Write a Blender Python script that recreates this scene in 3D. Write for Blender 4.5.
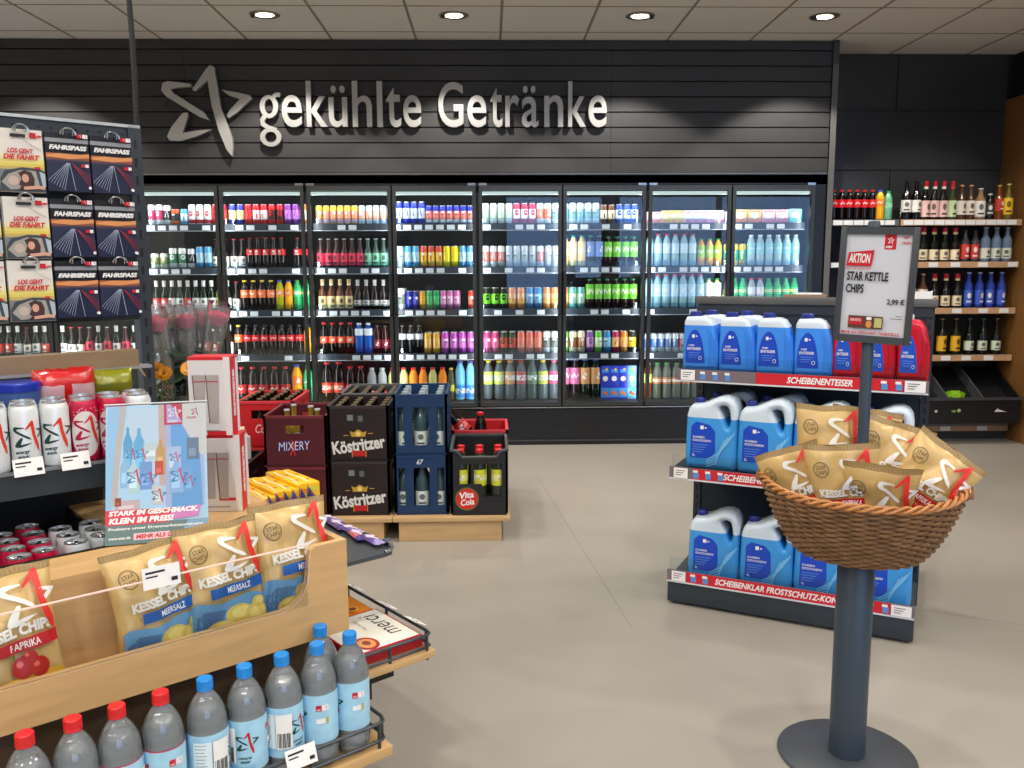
import bpy, bmesh, math, random
from math import sin, cos, pi, radians, sqrt
from mathutils import Vector, Matrix, noise
random.seed(7)
SC = bpy.context.scene
COL = SC.collection
for o in list(bpy.data.objects): bpy.data.objects.remove(o)

# ------------------------------------------------------------------ camera
F, YAW, PITCH, ROLL, CAMH = 861.0, 0.026, 0.137, -0.004, 1.412
_fw = Vector((sin(YAW)*cos(PITCH), cos(YAW)*cos(PITCH), -sin(PITCH)))
_rt = Vector((cos(YAW), -sin(YAW), 0)); _up = _rt.cross(_fw)
_r2 = cos(ROLL)*_rt + sin(ROLL)*_up; _u2 = -sin(ROLL)*_rt + cos(ROLL)*_up
cd = bpy.data.cameras.new('camera'); cam = bpy.data.objects.new('camera', cd); COL.objects.link(cam)
cd.sensor_width = 36; cd.lens = 36*F/1024; cd.clip_start = .02; cd.clip_end = 100
M3 = Matrix((_r2, _u2, -_fw)).transposed()
cam.matrix_world = Matrix.Translation((0, 0, CAMH)) @ M3.to_4x4()
SC.camera = cam
CPOS = Vector((0, 0, CAMH))
def ray(x, y): return _fw + (x-512)/F*_r2 - (y-384)/F*_u2
def at_y(x, y, Y):
    d = ray(x, y); return CPOS + d*(Y/d.y)
def at_z(x, y, z):
    d = ray(x, y); return CPOS + d*((z-CAMH)/d.z)

# ------------------------------------------------------------------ world, light, exposure
SC.view_settings.view_transform = 'Standard'
SC.view_settings.look = 'None'
SC.view_settings.gamma = 1
SC.view_settings.use_curve_mapping = False
SC.view_settings.exposure = -0.24
SC.cycles.transparent_max_bounces = 24
SC.cycles.max_bounces = 8
SC.cycles.sample_clamp_indirect = 4
SC.cycles.caustics_reflective = False
SC.cycles.caustics_refractive = False
w = bpy.data.worlds.new('daylight'); SC.world = w; w.use_nodes = True
bg = w.node_tree.nodes['Background']; bg.inputs[0].default_value = (.36, .58, 1, 1); bg.inputs[1].default_value = 4.0

def lamp(name, kind, loc, energy, color=(1, .955, .895), rot=None, target=None, **kw):
    l = bpy.data.lights.new(name, kind); l.energy = energy; l.color = color
    for k, v in kw.items(): setattr(l, k, v)
    o = bpy.data.objects.new(name, l); COL.objects.link(o); o.location = loc
    if target is not None:
        o.rotation_euler = (Vector(target)-Vector(loc)).to_track_quat('-Z', 'Y').to_euler()
    elif rot: o.rotation_euler = rot
    return o
CEIL = 3.078
SPOTX = [-1.485, -.222, 1.034, 2.291]
# wall washing downlights over the slatted wall
for x in [-3.3]+SPOTX:
    lamp('wall_spot_light', 'SPOT', (x, 6.06, CEIL-.03), 105, target=(x+.0, 6.32, 1.4), spot_size=radians(100), spot_blend=.28, shadow_soft_size=.03)
# unseen downlights over the shop floor; outer columns and last row added for ceiling brightness
for yy in (4.2, 2.3, .4, -1.5, -3.2):
    for x in (-4.8, -2.9, -1.0, 1.0, 2.9) if yy > 3 else (-4.8, -2.9, -1.0, 1.0, 2.9, 5.2):
        lamp('room_and_fill_spot', 'SPOT', (x, yy, CEIL-.03), 88, rot=(0, 0, 0), spot_size=radians(165), spot_blend=.6, shadow_soft_size=.055)
# ------------------------------------------------------------------ materials
def lin(c):
    def f(v):
        v = v/255.0
        return v/12.92 if v <= .04045 else ((v+.055)/1.055)**2.4
    return (f(c[0]), f(c[1]), f(c[2]), 1)
_mc = {}
def mat(c, rough=.5, metal=0, emit=0, alpha=1, spec=.5, trans=0, noise_amt=0, noise_scale=20, bump=0, stretch=None):
    key = (tuple(c), rough, metal, emit, alpha, spec, trans, noise_amt, noise_scale, bump, stretch)
    if key in _mc: return _mc[key]
    m = bpy.data.materials.new('paint_%d_%d_%d' % tuple(int(v) for v in c)); m.use_nodes = True
    nt = m.node_tree; p = nt.nodes['Principled BSDF']
    p.inputs['Base Color'].default_value = lin(c)
    p.inputs['Roughness'].default_value = rough; p.inputs['Metallic'].default_value = metal
    p.inputs['Specular IOR Level'].default_value = spec
    p.inputs['Alpha'].default_value = alpha
    if emit: p.inputs['Emission Color'].default_value = lin(c); p.inputs['Emission Strength'].default_value = emit
    if noise_amt or bump:
        tc = nt.nodes.new('ShaderNodeTexCoord'); mp = nt.nodes.new('ShaderNodeMapping'); nz = nt.nodes.new('ShaderNodeTexNoise')
        nt.links.new(tc.outputs['Object'], mp.inputs[0]); nt.links.new(mp.outputs[0], nz.inputs['Vector'])
        if stretch: mp.inputs['Scale'].default_value = stretch
        nz.inputs['Scale'].default_value = noise_scale; nz.inputs['Detail'].default_value = 5
        if noise_amt:
            r = nt.nodes.new('ShaderNodeValToRGB'); b = lin(c)
            r.color_ramp.elements[0].position = .3; r.color_ramp.elements[1].position = .7
            r.color_ramp.elements[0].color = (b[0]*(1-noise_amt), b[1]*(1-noise_amt), b[2]*(1-noise_amt), 1)
            r.color_ramp.elements[1].color = (min(1, b[0]*(1+noise_amt)), min(1, b[1]*(1+noise_amt)), min(1, b[2]*(1+noise_amt)), 1)
            nt.links.new(nz.outputs['Fac'], r.inputs[0]); nt.links.new(r.outputs[0], p.inputs['Base Color'])
        if bump:
            bp = nt.nodes.new('ShaderNodeBump'); bp.inputs['Strength'].default_value = bump; bp.inputs['Distance'].default_value = .004
            nt.links.new(nz.outputs['Fac'], bp.inputs['Height']); nt.links.new(bp.outputs[0], p.inputs['Normal'])
    _mc[key] = m
    return m
def clear(tint, rough=.05, body=(200, 215, 225), fac=.0, name='clear_glass', ior=1.45):
    """thin transparent sheet or hollow plastic: straight transmission, fresnel gloss and a little body colour"""
    key = ('clear', tuple(tint), rough, tuple(body), fac)
    if key in _mc: return _mc[key]
    m = bpy.data.materials.new(name); m.use_nodes = True; nt = m.node_tree
    for n in list(nt.nodes): nt.nodes.remove(n)
    out = nt.nodes.new('ShaderNodeOutputMaterial'); tr = nt.nodes.new('ShaderNodeBsdfTransparent'); tr.inputs[0].default_value = lin(tint)
    df = nt.nodes.new('ShaderNodeBsdfDiffuse'); df.inputs[0].default_value = lin(body)
    mx = nt.nodes.new('ShaderNodeMixShader'); mx.inputs[0].default_value = fac
    nt.links.new(tr.outputs[0], mx.inputs[1]); nt.links.new(df.outputs[0], mx.inputs[2])
    gl = nt.nodes.new('ShaderNodeBsdfGlossy'); gl.inputs['Roughness'].default_value = rough
    fr = nt.nodes.new('ShaderNodeFresnel'); fr.inputs[0].default_value = ior
    m2 = nt.nodes.new('ShaderNodeMixShader'); nt.links.new(fr.outputs[0], m2.inputs[0])
    nt.links.new(mx.outputs[0], m2.inputs[1]); nt.links.new(gl.outputs[0], m2.inputs[2]); nt.links.new(m2.outputs[0], out.inputs[0])
    _mc[key] = m
    return m
def wood(c, axis=0, rough=.45, amt=.16):
    s = [14, 14, 14]; s[axis] = 1.6
    return mat(c, rough=rough, noise_amt=amt, noise_scale=3, stretch=tuple(s))
WHITE = mat((235, 235, 232), .5); BLACK = mat((14, 14, 15), .5); PAPER = mat((240, 238, 234), .7)
STEEL = mat((190, 192, 194), .25, 1); DARKM = mat((52, 60, 66), .45); RED = mat((200, 18, 38), .4)
DTEAL = mat((34, 44, 52), .45); INK = mat((30, 30, 34), .6); SILVER = mat((205, 208, 210), .28, .9)

# ------------------------------------------------------------------ mesh builder
def text2d(s, bold=0.0, shear=0.0):
    cu = bpy.data.curves.new('t', 'FONT'); cu.body = s; cu.size = 1; cu.offset = bold; cu.shear = shear; cu.resolution_u = 3
    o = bpy.data.objects.new('t', cu); COL.objects.link(o)
    dg = bpy.context.evaluated_depsgraph_get(); me = bpy.data.meshes.new_from_object(o.evaluated_get(dg))
    vs = [(v.co.x, v.co.y) for v in me.vertices]; fs = [tuple(p.vertices) for p in me.polygons]
    bpy.data.objects.remove(o); bpy.data.curves.remove(cu); bpy.data.meshes.remove(me)
    return vs, fs
_tc = {}
def T(s, x0, y0, x1, y1, bold=.01, shear=0.0, rot=0):
    """text fitted to a box as 2-D verts and faces"""
    k = (s, bold, shear)
    if k not in _tc: _tc[k] = text2d(s, bold, shear)
    vs, fs = _tc[k]
    a = min(v[0] for v in vs); b = max(v[0] for v in vs); c = min(v[1] for v in vs); d = max(v[1] for v in vs)
    o = [(x0+(v[0]-a)/(b-a)*(x1-x0), y0+(v[1]-c)/(d-c)*(y1-y0)) for v in vs]
    if rot:
        cx, cy = (x0+x1)/2, (y0+y1)/2
        o = [(cx+(x-cx)*cos(rot)-(y-cy)*sin(rot), cy+(x-cx)*sin(rot)+(y-cy)*cos(rot)) for x, y in o]
    return o, fs
def Pg(*pts): return list(pts), [tuple(range(len(pts)))]
def Rc(x0, y0, x1, y1): return Pg((x0, y0), (x1, y0), (x1, y1), (x0, y1))
def Ci(x, y, r, n=16, ry=None):
    ry = ry or r
    return Pg(*[(x+r*cos(2*pi*i/n), y+ry*sin(2*pi*i/n)) for i in range(n)])
def Ring(x, y, r, wd, n=20):
    vs = []; fs = []
    for i in range(n):
        a = 2*pi*i/n; vs += [(x+r*cos(a), y+r*sin(a)), (x+(r-wd)*cos(a), y+(r-wd)*sin(a))]
    for i in range(n):
        j = (i+1) % n; fs.append((2*i, 2*j, 2*j+1, 2*i+1))
    return vs, fs
def Line(pts, wd):
    vs = []; fs = []
    for i, (x, y) in enumerate(pts):
        a = pts[max(i-1, 0)]; b = pts[min(i+1, len(pts)-1)]; d = Vector((b[0]-a[0], b[1]-a[1])).normalized()
        vs += [(x-d.y*wd/2, y+d.x*wd/2), (x+d.y*wd/2, y-d.x*wd/2)]
        if i: fs.append((2*i-2, 2*i-1, 2*i+1, 2*i))
    return vs, fs
_ST = {
 'a': [(165,135),(168,146),(110,150),(82,157),(92,172),(215,250),(237,282),(195,268),(62,185),(43,162),(50,132),(72,124)],
 'b': [(170,158),(232,75),(248,60),(265,68),(270,110),(285,230),(305,290),(325,352),(327,395),(322,428),(300,400),(270,320),(247,220),(235,120),(181,165)],
 'c': [(290,158),(370,172),(405,180),(415,192),(350,250),(315,272),(308,262),(320,240),(365,196),(322,182)],
 'd': [(126,252),(145,250),(148,262),(122,332),(180,322),(243,318),(180,345),(110,365),(65,362),(56,346),(75,310)]}
def star(k, cx, cy, s):
    return Pg(*[(cx+(x-185)/190*s, cy+(245-y)/190*s) for x, y in _ST[k]])
def stars(cx, cy, s, m_light, m_stroke):
    return [(star(k, cx, cy, s), m_light) for k in 'acd']+[(star('b', cx, cy, s), m_stroke)]

class B:
    def __init__(s): s.bm = bmesh.new(); s.m = []
    def mi(s, m):
        if m not in s.m: s.m.append(m)
        return s.m.index(m)
    def face(s, vs, m):
        try: f = s.bm.faces.new(vs)
        except ValueError: return None
        f.material_index = s.mi(m); return f
    def box(s, x0, x1, y0, y1, z0, z1, m, M=None, bev=0):
        t = bmesh.new(); bmesh.ops.create_cube(t, size=1)
        for v in t.verts: v.co = Vector(((x0+x1)/2+v.co.x*(x1-x0), (y0+y1)/2+v.co.y*(y1-y0), (z0+z1)/2+v.co.z*(z1-z0)))
        if bev: bmesh.ops.bevel(t, geom=list(t.edges), offset=bev, segments=2, affect='EDGES', profile=.5)
        s.merge(t, m, M); return s
    def merge(s, t, m, M=None):
        i = s.mi(m) if m else 0; mp = {}
        for v in t.verts: mp[v] = s.bm.verts.new(M @ v.co if M else v.co)
        for f in t.faces:
            g = s.bm.faces.new([mp[v] for v in f.verts]); g.material_index = i
        t.free()
    def lathe(s, prof, m, n=16, o=(0, 0, 0), ms=None, M=None, sx=1, sy=1):
        rings = []
        for (r, z) in prof:
            if r < 1e-6: rings.append([s.bm.verts.new((o[0], o[1], o[2]+z))])
            else: rings.append([s.bm.verts.new((o[0]+r*sx*cos(2*pi*i/n), o[1]+r*sy*sin(2*pi*i/n), o[2]+z)) for i in range(n)])
        for k in range(len(rings)-1):
            a, b = rings[k], rings[k+1]; mm = ms[k] if ms else m
            for i in range(n):
                j = (i+1) % n
                if len(a) == 1 and len(b) == 1: continue
                if len(a) == 1: s.face([a[0], b[j], b[i]], mm)
                elif len(b) == 1: s.face([a[i], a[j], b[0]], mm)
                else: s.face([a[i], a[j], b[j], b[i]], mm)
        if M:
            for rg in rings:
                for v in rg: v.co = M @ v.co
        return s
    def prism(s, pts, t0, t1, fn, m, m_side=None):
        a = [s.bm.verts.new(fn(x, y, t0)) for x, y in pts]; b = [s.bm.verts.new(fn(x, y, t1)) for x, y in pts]
        s.face(a, m); s.face(b[::-1], m)
        n = len(pts)
        for i in range(n): s.face([a[i], b[i], b[(i+1) % n], a[(i+1) % n]], m_side or m)
        return s
    def tube(s, pts, r, m, n=6, closed=False, rad=None):
        pts = [Vector(p) for p in pts]; N = len(pts); rings = []; up = None
        for i, p in enumerate(pts):
            a = pts[(i-1) % N] if (closed or i) else p; b = pts[(i+1) % N] if (closed or i < N-1) else p
            d = (b-a).normalized()
            if up is None: up = d.orthogonal().normalized()
            up = (up - d*up.dot(d)); up = up.normalized() if up.length > 1e-5 else d.orthogonal().normalized()
            q = d.cross(up); rr = rad[i] if rad else r
            rings.append([s.bm.verts.new(p+(up*cos(2*pi*k/n)+q*sin(2*pi*k/n))*rr) for k in range(n)])
        for i in range(N if closed else N-1):
            a, b = rings[i], rings[(i+1) % N]
            for k in range(n): s.face([a[k], a[(k+1) % n], b[(k+1) % n], b[k]], m)
        if not closed: s.face(rings[0][::-1], m); s.face(rings[-1], m)
        return s
    def decal(s, shapes, fn, L=0, base=1, step=.0004):
        """flat shapes mapped onto a surface; fn(x, y, lift) -> point"""
        for k, (sh, m) in enumerate(shapes):
            vs, fs = sh; t = bmesh.new(); tv = [t.verts.new((x, y, 0)) for x, y in vs]
            for f in fs:
                try: t.faces.new([tv[i] for i in f])
                except ValueError: pass
            bmesh.ops.triangulate(t, faces=list(t.faces))
            if L:
                for _ in range(6):
                    e = [e for e in t.edges if e.calc_length() > L]
                    if not e: break
                    bmesh.ops.subdivide_edges(t, edges=e, cuts=1); bmesh.ops.triangulate(t, faces=[f for f in t.faces if len(f.verts) > 3])
            bmesh.ops.recalc_face_normals(t, faces=list(t.faces))
            lift = (base+k*.0 if base else 0)
            for v in t.verts: v.co = Vector(fn(v.co.x, v.co.y, (base+k)*step))
            s.merge(t, m)
        return s
    def obj(s, name, parent=None, loc=None, rot=None, smooth=True, sharp=.6, link=True, recalc=False):
        if recalc: bmesh.ops.recalc_face_normals(s.bm, faces=list(s.bm.faces))
        me = bpy.data.meshes.new(name); s.bm.to_mesh(me); s.bm.free()
        for m in s.m: me.materials.append(m)
        if smooth:
            me.polygons.foreach_set('use_smooth', [True]*len(me.polygons)); me.set_sharp_from_angle(angle=sharp)
        if not link: return me
        return mesh_obj(name, me, parent, loc, rot)
def mesh_obj(name, me, parent=None, loc=None, rot=None):
    o = bpy.data.objects.new(name, me); COL.objects.link(o)
    if parent: o.parent = parent
    if loc is not None: o.location = loc
    if rot is not None: o.rotation_euler = rot
    return o
def tag(o, label, cat, group=None, kind=None):
    if label: o['label'] = label
    if cat: o['category'] = cat
    if group: o['group'] = group
    if kind: o['kind'] = kind
    return o
def struct(o): o['kind'] = 'structure'; return o
def thing(name, label, cat, loc=(0, 0, 0), rz=0, group=None, rot=None):
    o = bpy.data.objects.new(name, None); COL.objects.link(o); o.empty_display_size = .05
    o.location = loc; o.rotation_euler = rot or (0, 0, rz); return tag(o, label, cat, group)
def copy_tree(o, parent=None):
    c = o.copy(); COL.objects.link(c); c.parent = parent
    for ch in list(o.children): copy_tree(ch, c)
    return c
def curve_solid(loops, half, bevel, name='c'):
    """2-D loops (holes allowed) in x,z given a rounded thickness along y; returns bmesh"""
    cu = bpy.data.curves.new(name, 'CURVE'); cu.dimensions = '2D'; cu.fill_mode = 'BOTH'
    cu.extrude = half-bevel; cu.bevel_depth = bevel; cu.bevel_resolution = 2; cu.offset = -bevel*.9
    for lp in loops:
        sp = cu.splines.new('POLY'); sp.points.add(len(lp)-1); sp.use_cyclic_u = True
        for i, (x, y) in enumerate(lp): sp.points[i].co = (x, y, 0, 1)
    o = bpy.data.objects.new(name, cu); COL.objects.link(o)
    dg = bpy.context.evaluated_depsgraph_get(); me = bpy.data.meshes.new_from_object(o.evaluated_get(dg))
    bm = bmesh.new(); bm.from_mesh(me); bpy.data.objects.remove(o); bpy.data.curves.remove(cu); bpy.data.meshes.remove(me)
    for v in bm.verts: v.co = Vector((v.co.x, -v.co.z, v.co.y))
    bmesh.ops.remove_doubles(bm, verts=list(bm.verts), dist=1e-5)
    bmesh.ops.recalc_face_normals(bm, faces=list(bm.faces))
    return bm
def smooth_loop(pts, n=5):
    """closed Catmull-Rom through points; a point with third value 1 stays a corner"""
    N = len(pts); out = []
    for i in range(N):
        p0, p1, p2, p3 = [Vector(pts[(i+k) % N][:2]) for k in (-1, 0, 1, 2)]
        if len(pts[i]) > 2: p0 = p1
        if len(pts[(i+1) % N]) > 2: p3 = p2
        if len(pts[i]) > 2 and len(pts[(i+1) % N]) > 2: out.append((p1.x, p1.y)); continue
        for k in range(n):
            t = k/n
            q = .5*((2*p1)+(-p0+p2)*t+(2*p0-5*p1+4*p2-p3)*t*t+(-p0+3*p1-3*p2+p3)*t**3)
            out.append((q.x, q.y))
    return out
def wrap(r, phi):
    """map label x (arc length), y (height) on a cylinder, centre of label at angle phi"""
    def fn(x, y, l): a = phi+x/r; return ((r+l)*cos(a), (r+l)*sin(a), y)
    return fn
ORD = ['first', 'second', 'third', 'fourth', 'fifth', 'sixth', 'seventh', 'eighth', 'ninth', 'tenth', 'eleventh', 'twelfth', 'thirteenth', 'fourteenth', 'fifteenth']
# ------------------------------------------------------------------ room shell
WY = 6.7
b = B(); fl = mat((158, 151, 139), .38, noise_amt=.07, noise_scale=1.1, spec=.4)
b.box(-6, 8.5, -4, 8, -.1, 0, fl); fo = struct(b.obj('floor'))
b = B()
for (xa, ya, xb, yb) in ((.32, 5.6, .55, 3.2), (1.75, 3.35, 3.2, 2.6)):
    d = Vector((yb-ya, xa-xb, 0)).normalized()*.0012
    b.face([b.bm.verts.new(v) for v in ((xa+d.x, ya+d.y, .0006), (xa-d.x, ya-d.y, .0006), (xb-d.x, yb-d.y, .0006), (xb+d.x, yb+d.y, .0006))], mat((120, 115, 105), .6))
struct(b.obj('trim_floor_joint'))
ct = mat((232, 229, 224), .9, noise_amt=.04, noise_scale=60)
b = B(); b.box(-6, 8.5, -4, 8, CEIL, CEIL+.1, ct); struct(b.obj('ceiling'))
b = B(); gm = mat((150, 138, 124), .7)
for k in range(-8, 16):
    x = -1.153+.625*k; b.box(x-.009, x+.009, -4, 7.2, CEIL-.002, CEIL+.001, gm)
for k in range(0, 17):
    y = 7.116-.625*k; b.box(-6, 8.5, y-.006, y+.006, CEIL-.0025, CEIL+.001, gm)
struct(b.obj('ceiling_grid'))
# slatted wall above the cooler
sl = mat((58, 57, 56), .5, spec=.35, noise_amt=.06, noise_scale=4, stretch=(1, 1, 20)); dk = mat((5, 5, 6), .8)
b = B(); b.box(-6, 2.60, WY+.02, WY+.14, 2.04, CEIL, dk)
zs = [CEIL]+[3.003-.112*i for i in range(9)]
for i in range(9):
    z1, z0 = zs[i], zs[i+1]
    for (x0, x1) in ((-6, -3.83), (-3.828, -2.25), (-2.248, .93), (.932, 2.60)): b.box(x0, x1, WY, WY+.03, z0+.005, z1-.005, sl)
b.box(2.60, 2.645, WY-.02, WY+.42, 0, CEIL, mat((60, 60, 60), .5)); b.box(2.60, 2.645, WY-.022, WY, 0, 2.9, mat((96, 94, 90), .4))
struct(b.obj('wall_back'))
b = B(); b.box(-6, 2.60, WY-.01, WY+.05, 2.095, 2.107, mat((110, 108, 105), .3, .6)); struct(b.obj('trim_slat_edge'))
# recessed panelled wall right of the cooler
pn = mat((50, 53, 54), .26, spec=.6, noise_amt=.05, noise_scale=3)
b = B(); b.box(2.64, 4.4, 7.115, 7.2, 0, CEIL, dk)
for (x0, x1, z0, z1) in ((2.65, 3.29, 2.64, 3.07), (3.297, 4.19, 2.64, 3.07), (2.65, 4.19, 2.17, 2.633), (2.65, 3.27, 0, 2.163), (3.277, 4.19, 0, 2.163)):
    b.box(x0, x1, 7.10, 7.12, z0, z1, pn)
struct(b.obj('wall_recess'))
# right hand wall, dark above, wood panelled below
wd = wood((128, 88, 44), axis=2, amt=.12)
b = B(); b.box(4.25, 4.35, 3.2, 7.2, 2.72, CEIL, mat((24, 30, 36), .5)); b.box(4.19, 4.35, 5.2, 7.1, 0, 2.72, wd); b.box(4.25, 4.35, 3.2, 5.2, 0, 2.72, wd)
struct(b.obj('wall_right'))
b = B(); b.box(4.35, 8.5, 3.1, 3.2, 0, CEIL, mat((205, 200, 192), .8)); b.box(8.4, 8.5, -4, 3.2, 0, CEIL, mat((150, 146, 140), .8)); struct(b.obj('wall_side'))
b = B(); b.box(-6.1, -6, -4, 8, 0, CEIL, mat((205, 200, 192), .8)); struct(b.obj('wall_left'))
# shop front behind the camera with its windows
fw = mat((70, 70, 72), .6); b = B()
b.box(-6, 8.5, -4.1, -4, 0, .75, fw); b.box(-6, 8.5, -4.1, -4, 2.75, CEIL, fw); b.box(-6, .3, -4.1, -4, .75, 2.75, mat((84, 82, 80), .8))
for x in (.3, 2.3, 2.55, 4.6, 6.5, 8.4): b.box(x-.04, x+.06, -4.1, -4, .75, 2.75, fw)
b.box(2.3, 2.6, -4.1, -4, .75, 2.75, fw)
struct(b.obj('wall_front'))
for i, (x0, x1) in enumerate(((.36, 2.26), (2.66, 4.56), (4.66, 6.46), (6.56, 8.36))):
    b = B(); b.box(x0, x1, -4.06, -4.05, .75, 2.75, clear((250, 252, 255))); struct(b.obj('window_%d' % (i+1)))

# ceiling downlights
def downlight(x, y, label):
    t = thing('ceiling_downlight', label, 'ceiling light', (x, y, CEIL), 0, 'recessed ceiling downlights')
    b = B(); b.lathe([(.062, -.003), (.092, -.006), (.1, -.003), (.1, 0), (.062, 0), (.062, -.003)], mat((150, 148, 142), .35, .6), 28); b.obj('trim_ring', t)
    b = B(); b.lathe([(0, -.004), (.05, -.006), (.06, -.002)], mat((255, 240, 215), .4, emit=14), 24, sy=.75, o=(0, .012, 0)); b.obj('lamp', t)
    b = B(); b.lathe([(.014, -.001), (.02, -.02), (.006, -.024), (0, -.024)], mat((60, 58, 55), .4), 12, o=(-.072 if x < 0 or x > 2 else .072, -.01, 0)); b.obj('swivel_joint', t)
for x, w_ in zip(SPOTX, ('above the star emblem', 'above the middle of the lettering', 'above the end of the lettering', 'above the right end of the slatted wall')):
    downlight(x, 6.075, 'round recessed spotlight lit in the ceiling '+w_)

# ------------------------------------------------------------------ lettering and emblem
LM = mat((176, 174, 169), .35, .35, spec=.5)
t = thing('star_emblem', 'brushed silver star emblem mounted on the dark slatted wall', 'sign', (-2.152, WY, 2.49))
for k in 'abcd':
    b = B(); vs = star(k, 0, .06, .338)[0]
    b.prism(vs[::-1], -.055, -.02, lambda x, y, tt: (x, tt, y), LM); b.obj('emblem_stroke', t, sharp=.5, recalc=True)
b = B()
for (x, z) in ((-.25, .12), (.05, .2), (.05, -.1), (.24, .1), (-.25, -.13)): b.tube([(x, -.03, z), (x, .0, z)], .01, DARKM)
b.obj('wall_mount', t)
t = thing('wall_lettering', 'raised silver letters reading gekühlte Getränke on the slatted wall', 'lettering', (0, WY, 0))
def X_(px): return -1.689+(px-261)*.00746
def text3d(ch, bold, depth, bev=0):
    cu = bpy.data.curves.new('t', 'FONT'); cu.body = ch; cu.size = 1; cu.offset = bold; cu.extrude = depth; cu.resolution_u = 6; cu.bevel_depth = bev; cu.bevel_resolution = 1
    o = bpy.data.objects.new('t', cu); COL.objects.link(o)
    dg = bpy.context.evaluated_depsgraph_get(); me = bpy.data.meshes.new_from_object(o.evaluated_get(dg)); bm = bmesh.new(); bm.from_mesh(me)
    bpy.data.objects.remove(o); bpy.data.curves.remove(cu); bpy.data.meshes.remove(me); return bm
LT = [('e', 282.5, 302.5, 2.437, 2.668), ('k', 307, 327.5, 2.44, 2.77), ('ü', 329, 347.5, 2.437, 2.735), ('h', 352.5, 372, 2.44, 2.77), ('l', 377, 382.5, 2.44, 2.77),
      ('t', 386, 400.7, 2.437, 2.722), ('e', 403, 421, 2.437, 2.668), ('G', 438, 463, 2.437, 2.762), ('e', 467, 486, 2.437, 2.668), ('t', 490, 502, 2.437, 2.722), ('r', 505, 519, 2.44, 2.668),
      ('ä', 521.5, 538.5, 2.437, 2.735), ('n', 544, 563, 2.44, 2.668), ('k', 568, 586, 2.44, 2.77), ('e', 588.5, 607, 2.437, 2.668)]
def letter(ch, x0, x1, z0, z1):
    bm = text3d(ch, .010 if ch != 'l' else 0, .5)
    a = min(v.co.x for v in bm.verts); b_ = max(v.co.x for v in bm.verts); c = min(v.co.y for v in bm.verts); d = max(v.co.y for v in bm.verts)
    for v in bm.verts: v.co = Vector((x0+(v.co.x-a)/(b_-a)*(x1-x0), -.035-v.co.z*.035, z0+(v.co.y-c)/(d-c)*(z1-z0)))
    q = B(); q.merge(bm, LM); return q.obj('letter', t, sharp=.5)
for (ch, x0, x1, z0, z1) in LT: letter(ch, X_(x0), X_(x1), z0, z1)
# two storey g: bowl, link, lower loop, ear
b = B(); gx = X_(270)
def ring_solid(cx, cz, rx, rz, wd, n=32):
    o = [(cx+rx*cos(2*pi*i/n), cz+rz*sin(2*pi*i/n)) for i in range(n)]; i_ = [(cx+(rx-wd)*cos(2*pi*i/n), cz+(rz-wd*.8)*sin(2*pi*i/n)) for i in range(n)]
    for k in range(n):
        j = (k+1) % n; b.prism([o[k], i_[k], i_[j], o[j]], -.053, -.017, lambda x, y, tt: (x, tt, y), LM)
ring_solid(gx, 2.585, .068, .083, .036); ring_solid(gx+.005, 2.365, .079, .068, .036)
def strip(pts, wd):
    vs, fs = Line(pts, wd)
    for f in fs: b.prism([vs[k] for k in f], -.0535, -.0165, lambda x, y, tt: (x, tt, y), LM)
strip([(gx-.03, 2.52), (gx-.052, 2.49), (gx-.05, 2.46), (gx-.01, 2.432), (gx+.05, 2.415)], .034); strip([(gx+.035, 2.655), (gx+.06, 2.672), (gx+.085, 2.668)], .03)
b.obj('letter', t, sharp=.5, recalc=True)

# ------------------------------------------------------------------ glass door cooler
BK = mat((17, 18, 20), .35); FRM = mat((58, 60, 60), .35, .3); INN = mat((9, 10, 11), .6); SHF = mat((20, 24, 28), .5)
cool = thing('drinks_cooler', 'long black wall cooler with glass doors and five lit shelves of drinks', 'drinks cooler', (0, WY, 0))
XR = 2.515; PW = 1.30; XL = XR-5*PW      # five pairs of doors
b = B()
b.box(XL-.05, 2.60, .0, .12, .0, .30, BK); b.box(XL-.05, 2.60, -.012, .02, .20, .285, BK); b.box(XL-.05, 2.60, -.015, .0, .03, .04, mat((60, 60, 60), .4))
b.box(XL-.05, 2.60, .70, .76, .0, 2.11, BK); b.box(XL-.05, 2.60, .0, .70, 2.03, 2.09, BK); b.box(XL-.05, 2.60, .02, .70, .28, .335, INN)
b.box(2.515, 2.60, 0, .7, .3, 2.06, BK); b.box(XL-.05, XL+.0, 0, .7, .3, 2.06, BK)
b.box(XL-.05, 2.60, .0, .02, 2.02, 2.095, BK); b.box(XL, 2.52, .69, .70, .33, 2.03, mat((13, 15, 16), .6))
b.obj('body', cool)
b = B(); b.box(XL-.05, 2.6, -.022, -.008, .298, .306, STEEL); b.obj('kick_trim', cool)
SZ = [1.735, 1.400, 1.068, .716, .35]   # shelf tops
TAGS = []
for r_ in range(4):
    z = SZ[r_]
    for k in range(5):
        x0 = XR-PW*(k+1)+.02; x1 = XR-PW*k-.02
        b = B(); b.box(x0, x1, .16, .66, z-.018, z, SHF); b.box(x0, x1, .145, .16, z-.052, z+.004, mat((44, 53, 62), .35)); b.box(x0, x1, .143, .1435, z-.052, z-.048, mat((190, 195, 200), .4))
        s_ = b.obj('cooler_shelf', cool)
        xx = x0+.02; rnd = random.Random(r_*7+k)
        while xx < x1-.09:
            if rnd.random() < .62: TAGS.append((xx, z, s_))
            xx += .085
        b = B(); b.box(x0, x1, .1455, .1485, z+.004, z+.045, clear((235, 245, 250))); b.obj('front_guard', s_)
b = B(); b.box(0, .06, .139, .143, -.044, -.008, mat((215, 220, 224), .5)); tgm = b.obj('price_tag', link=False)
TAGS = [q for q in TAGS if q[0] > -2.8]; rnd = random.Random(4); rnd.shuffle(TAGS)
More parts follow.
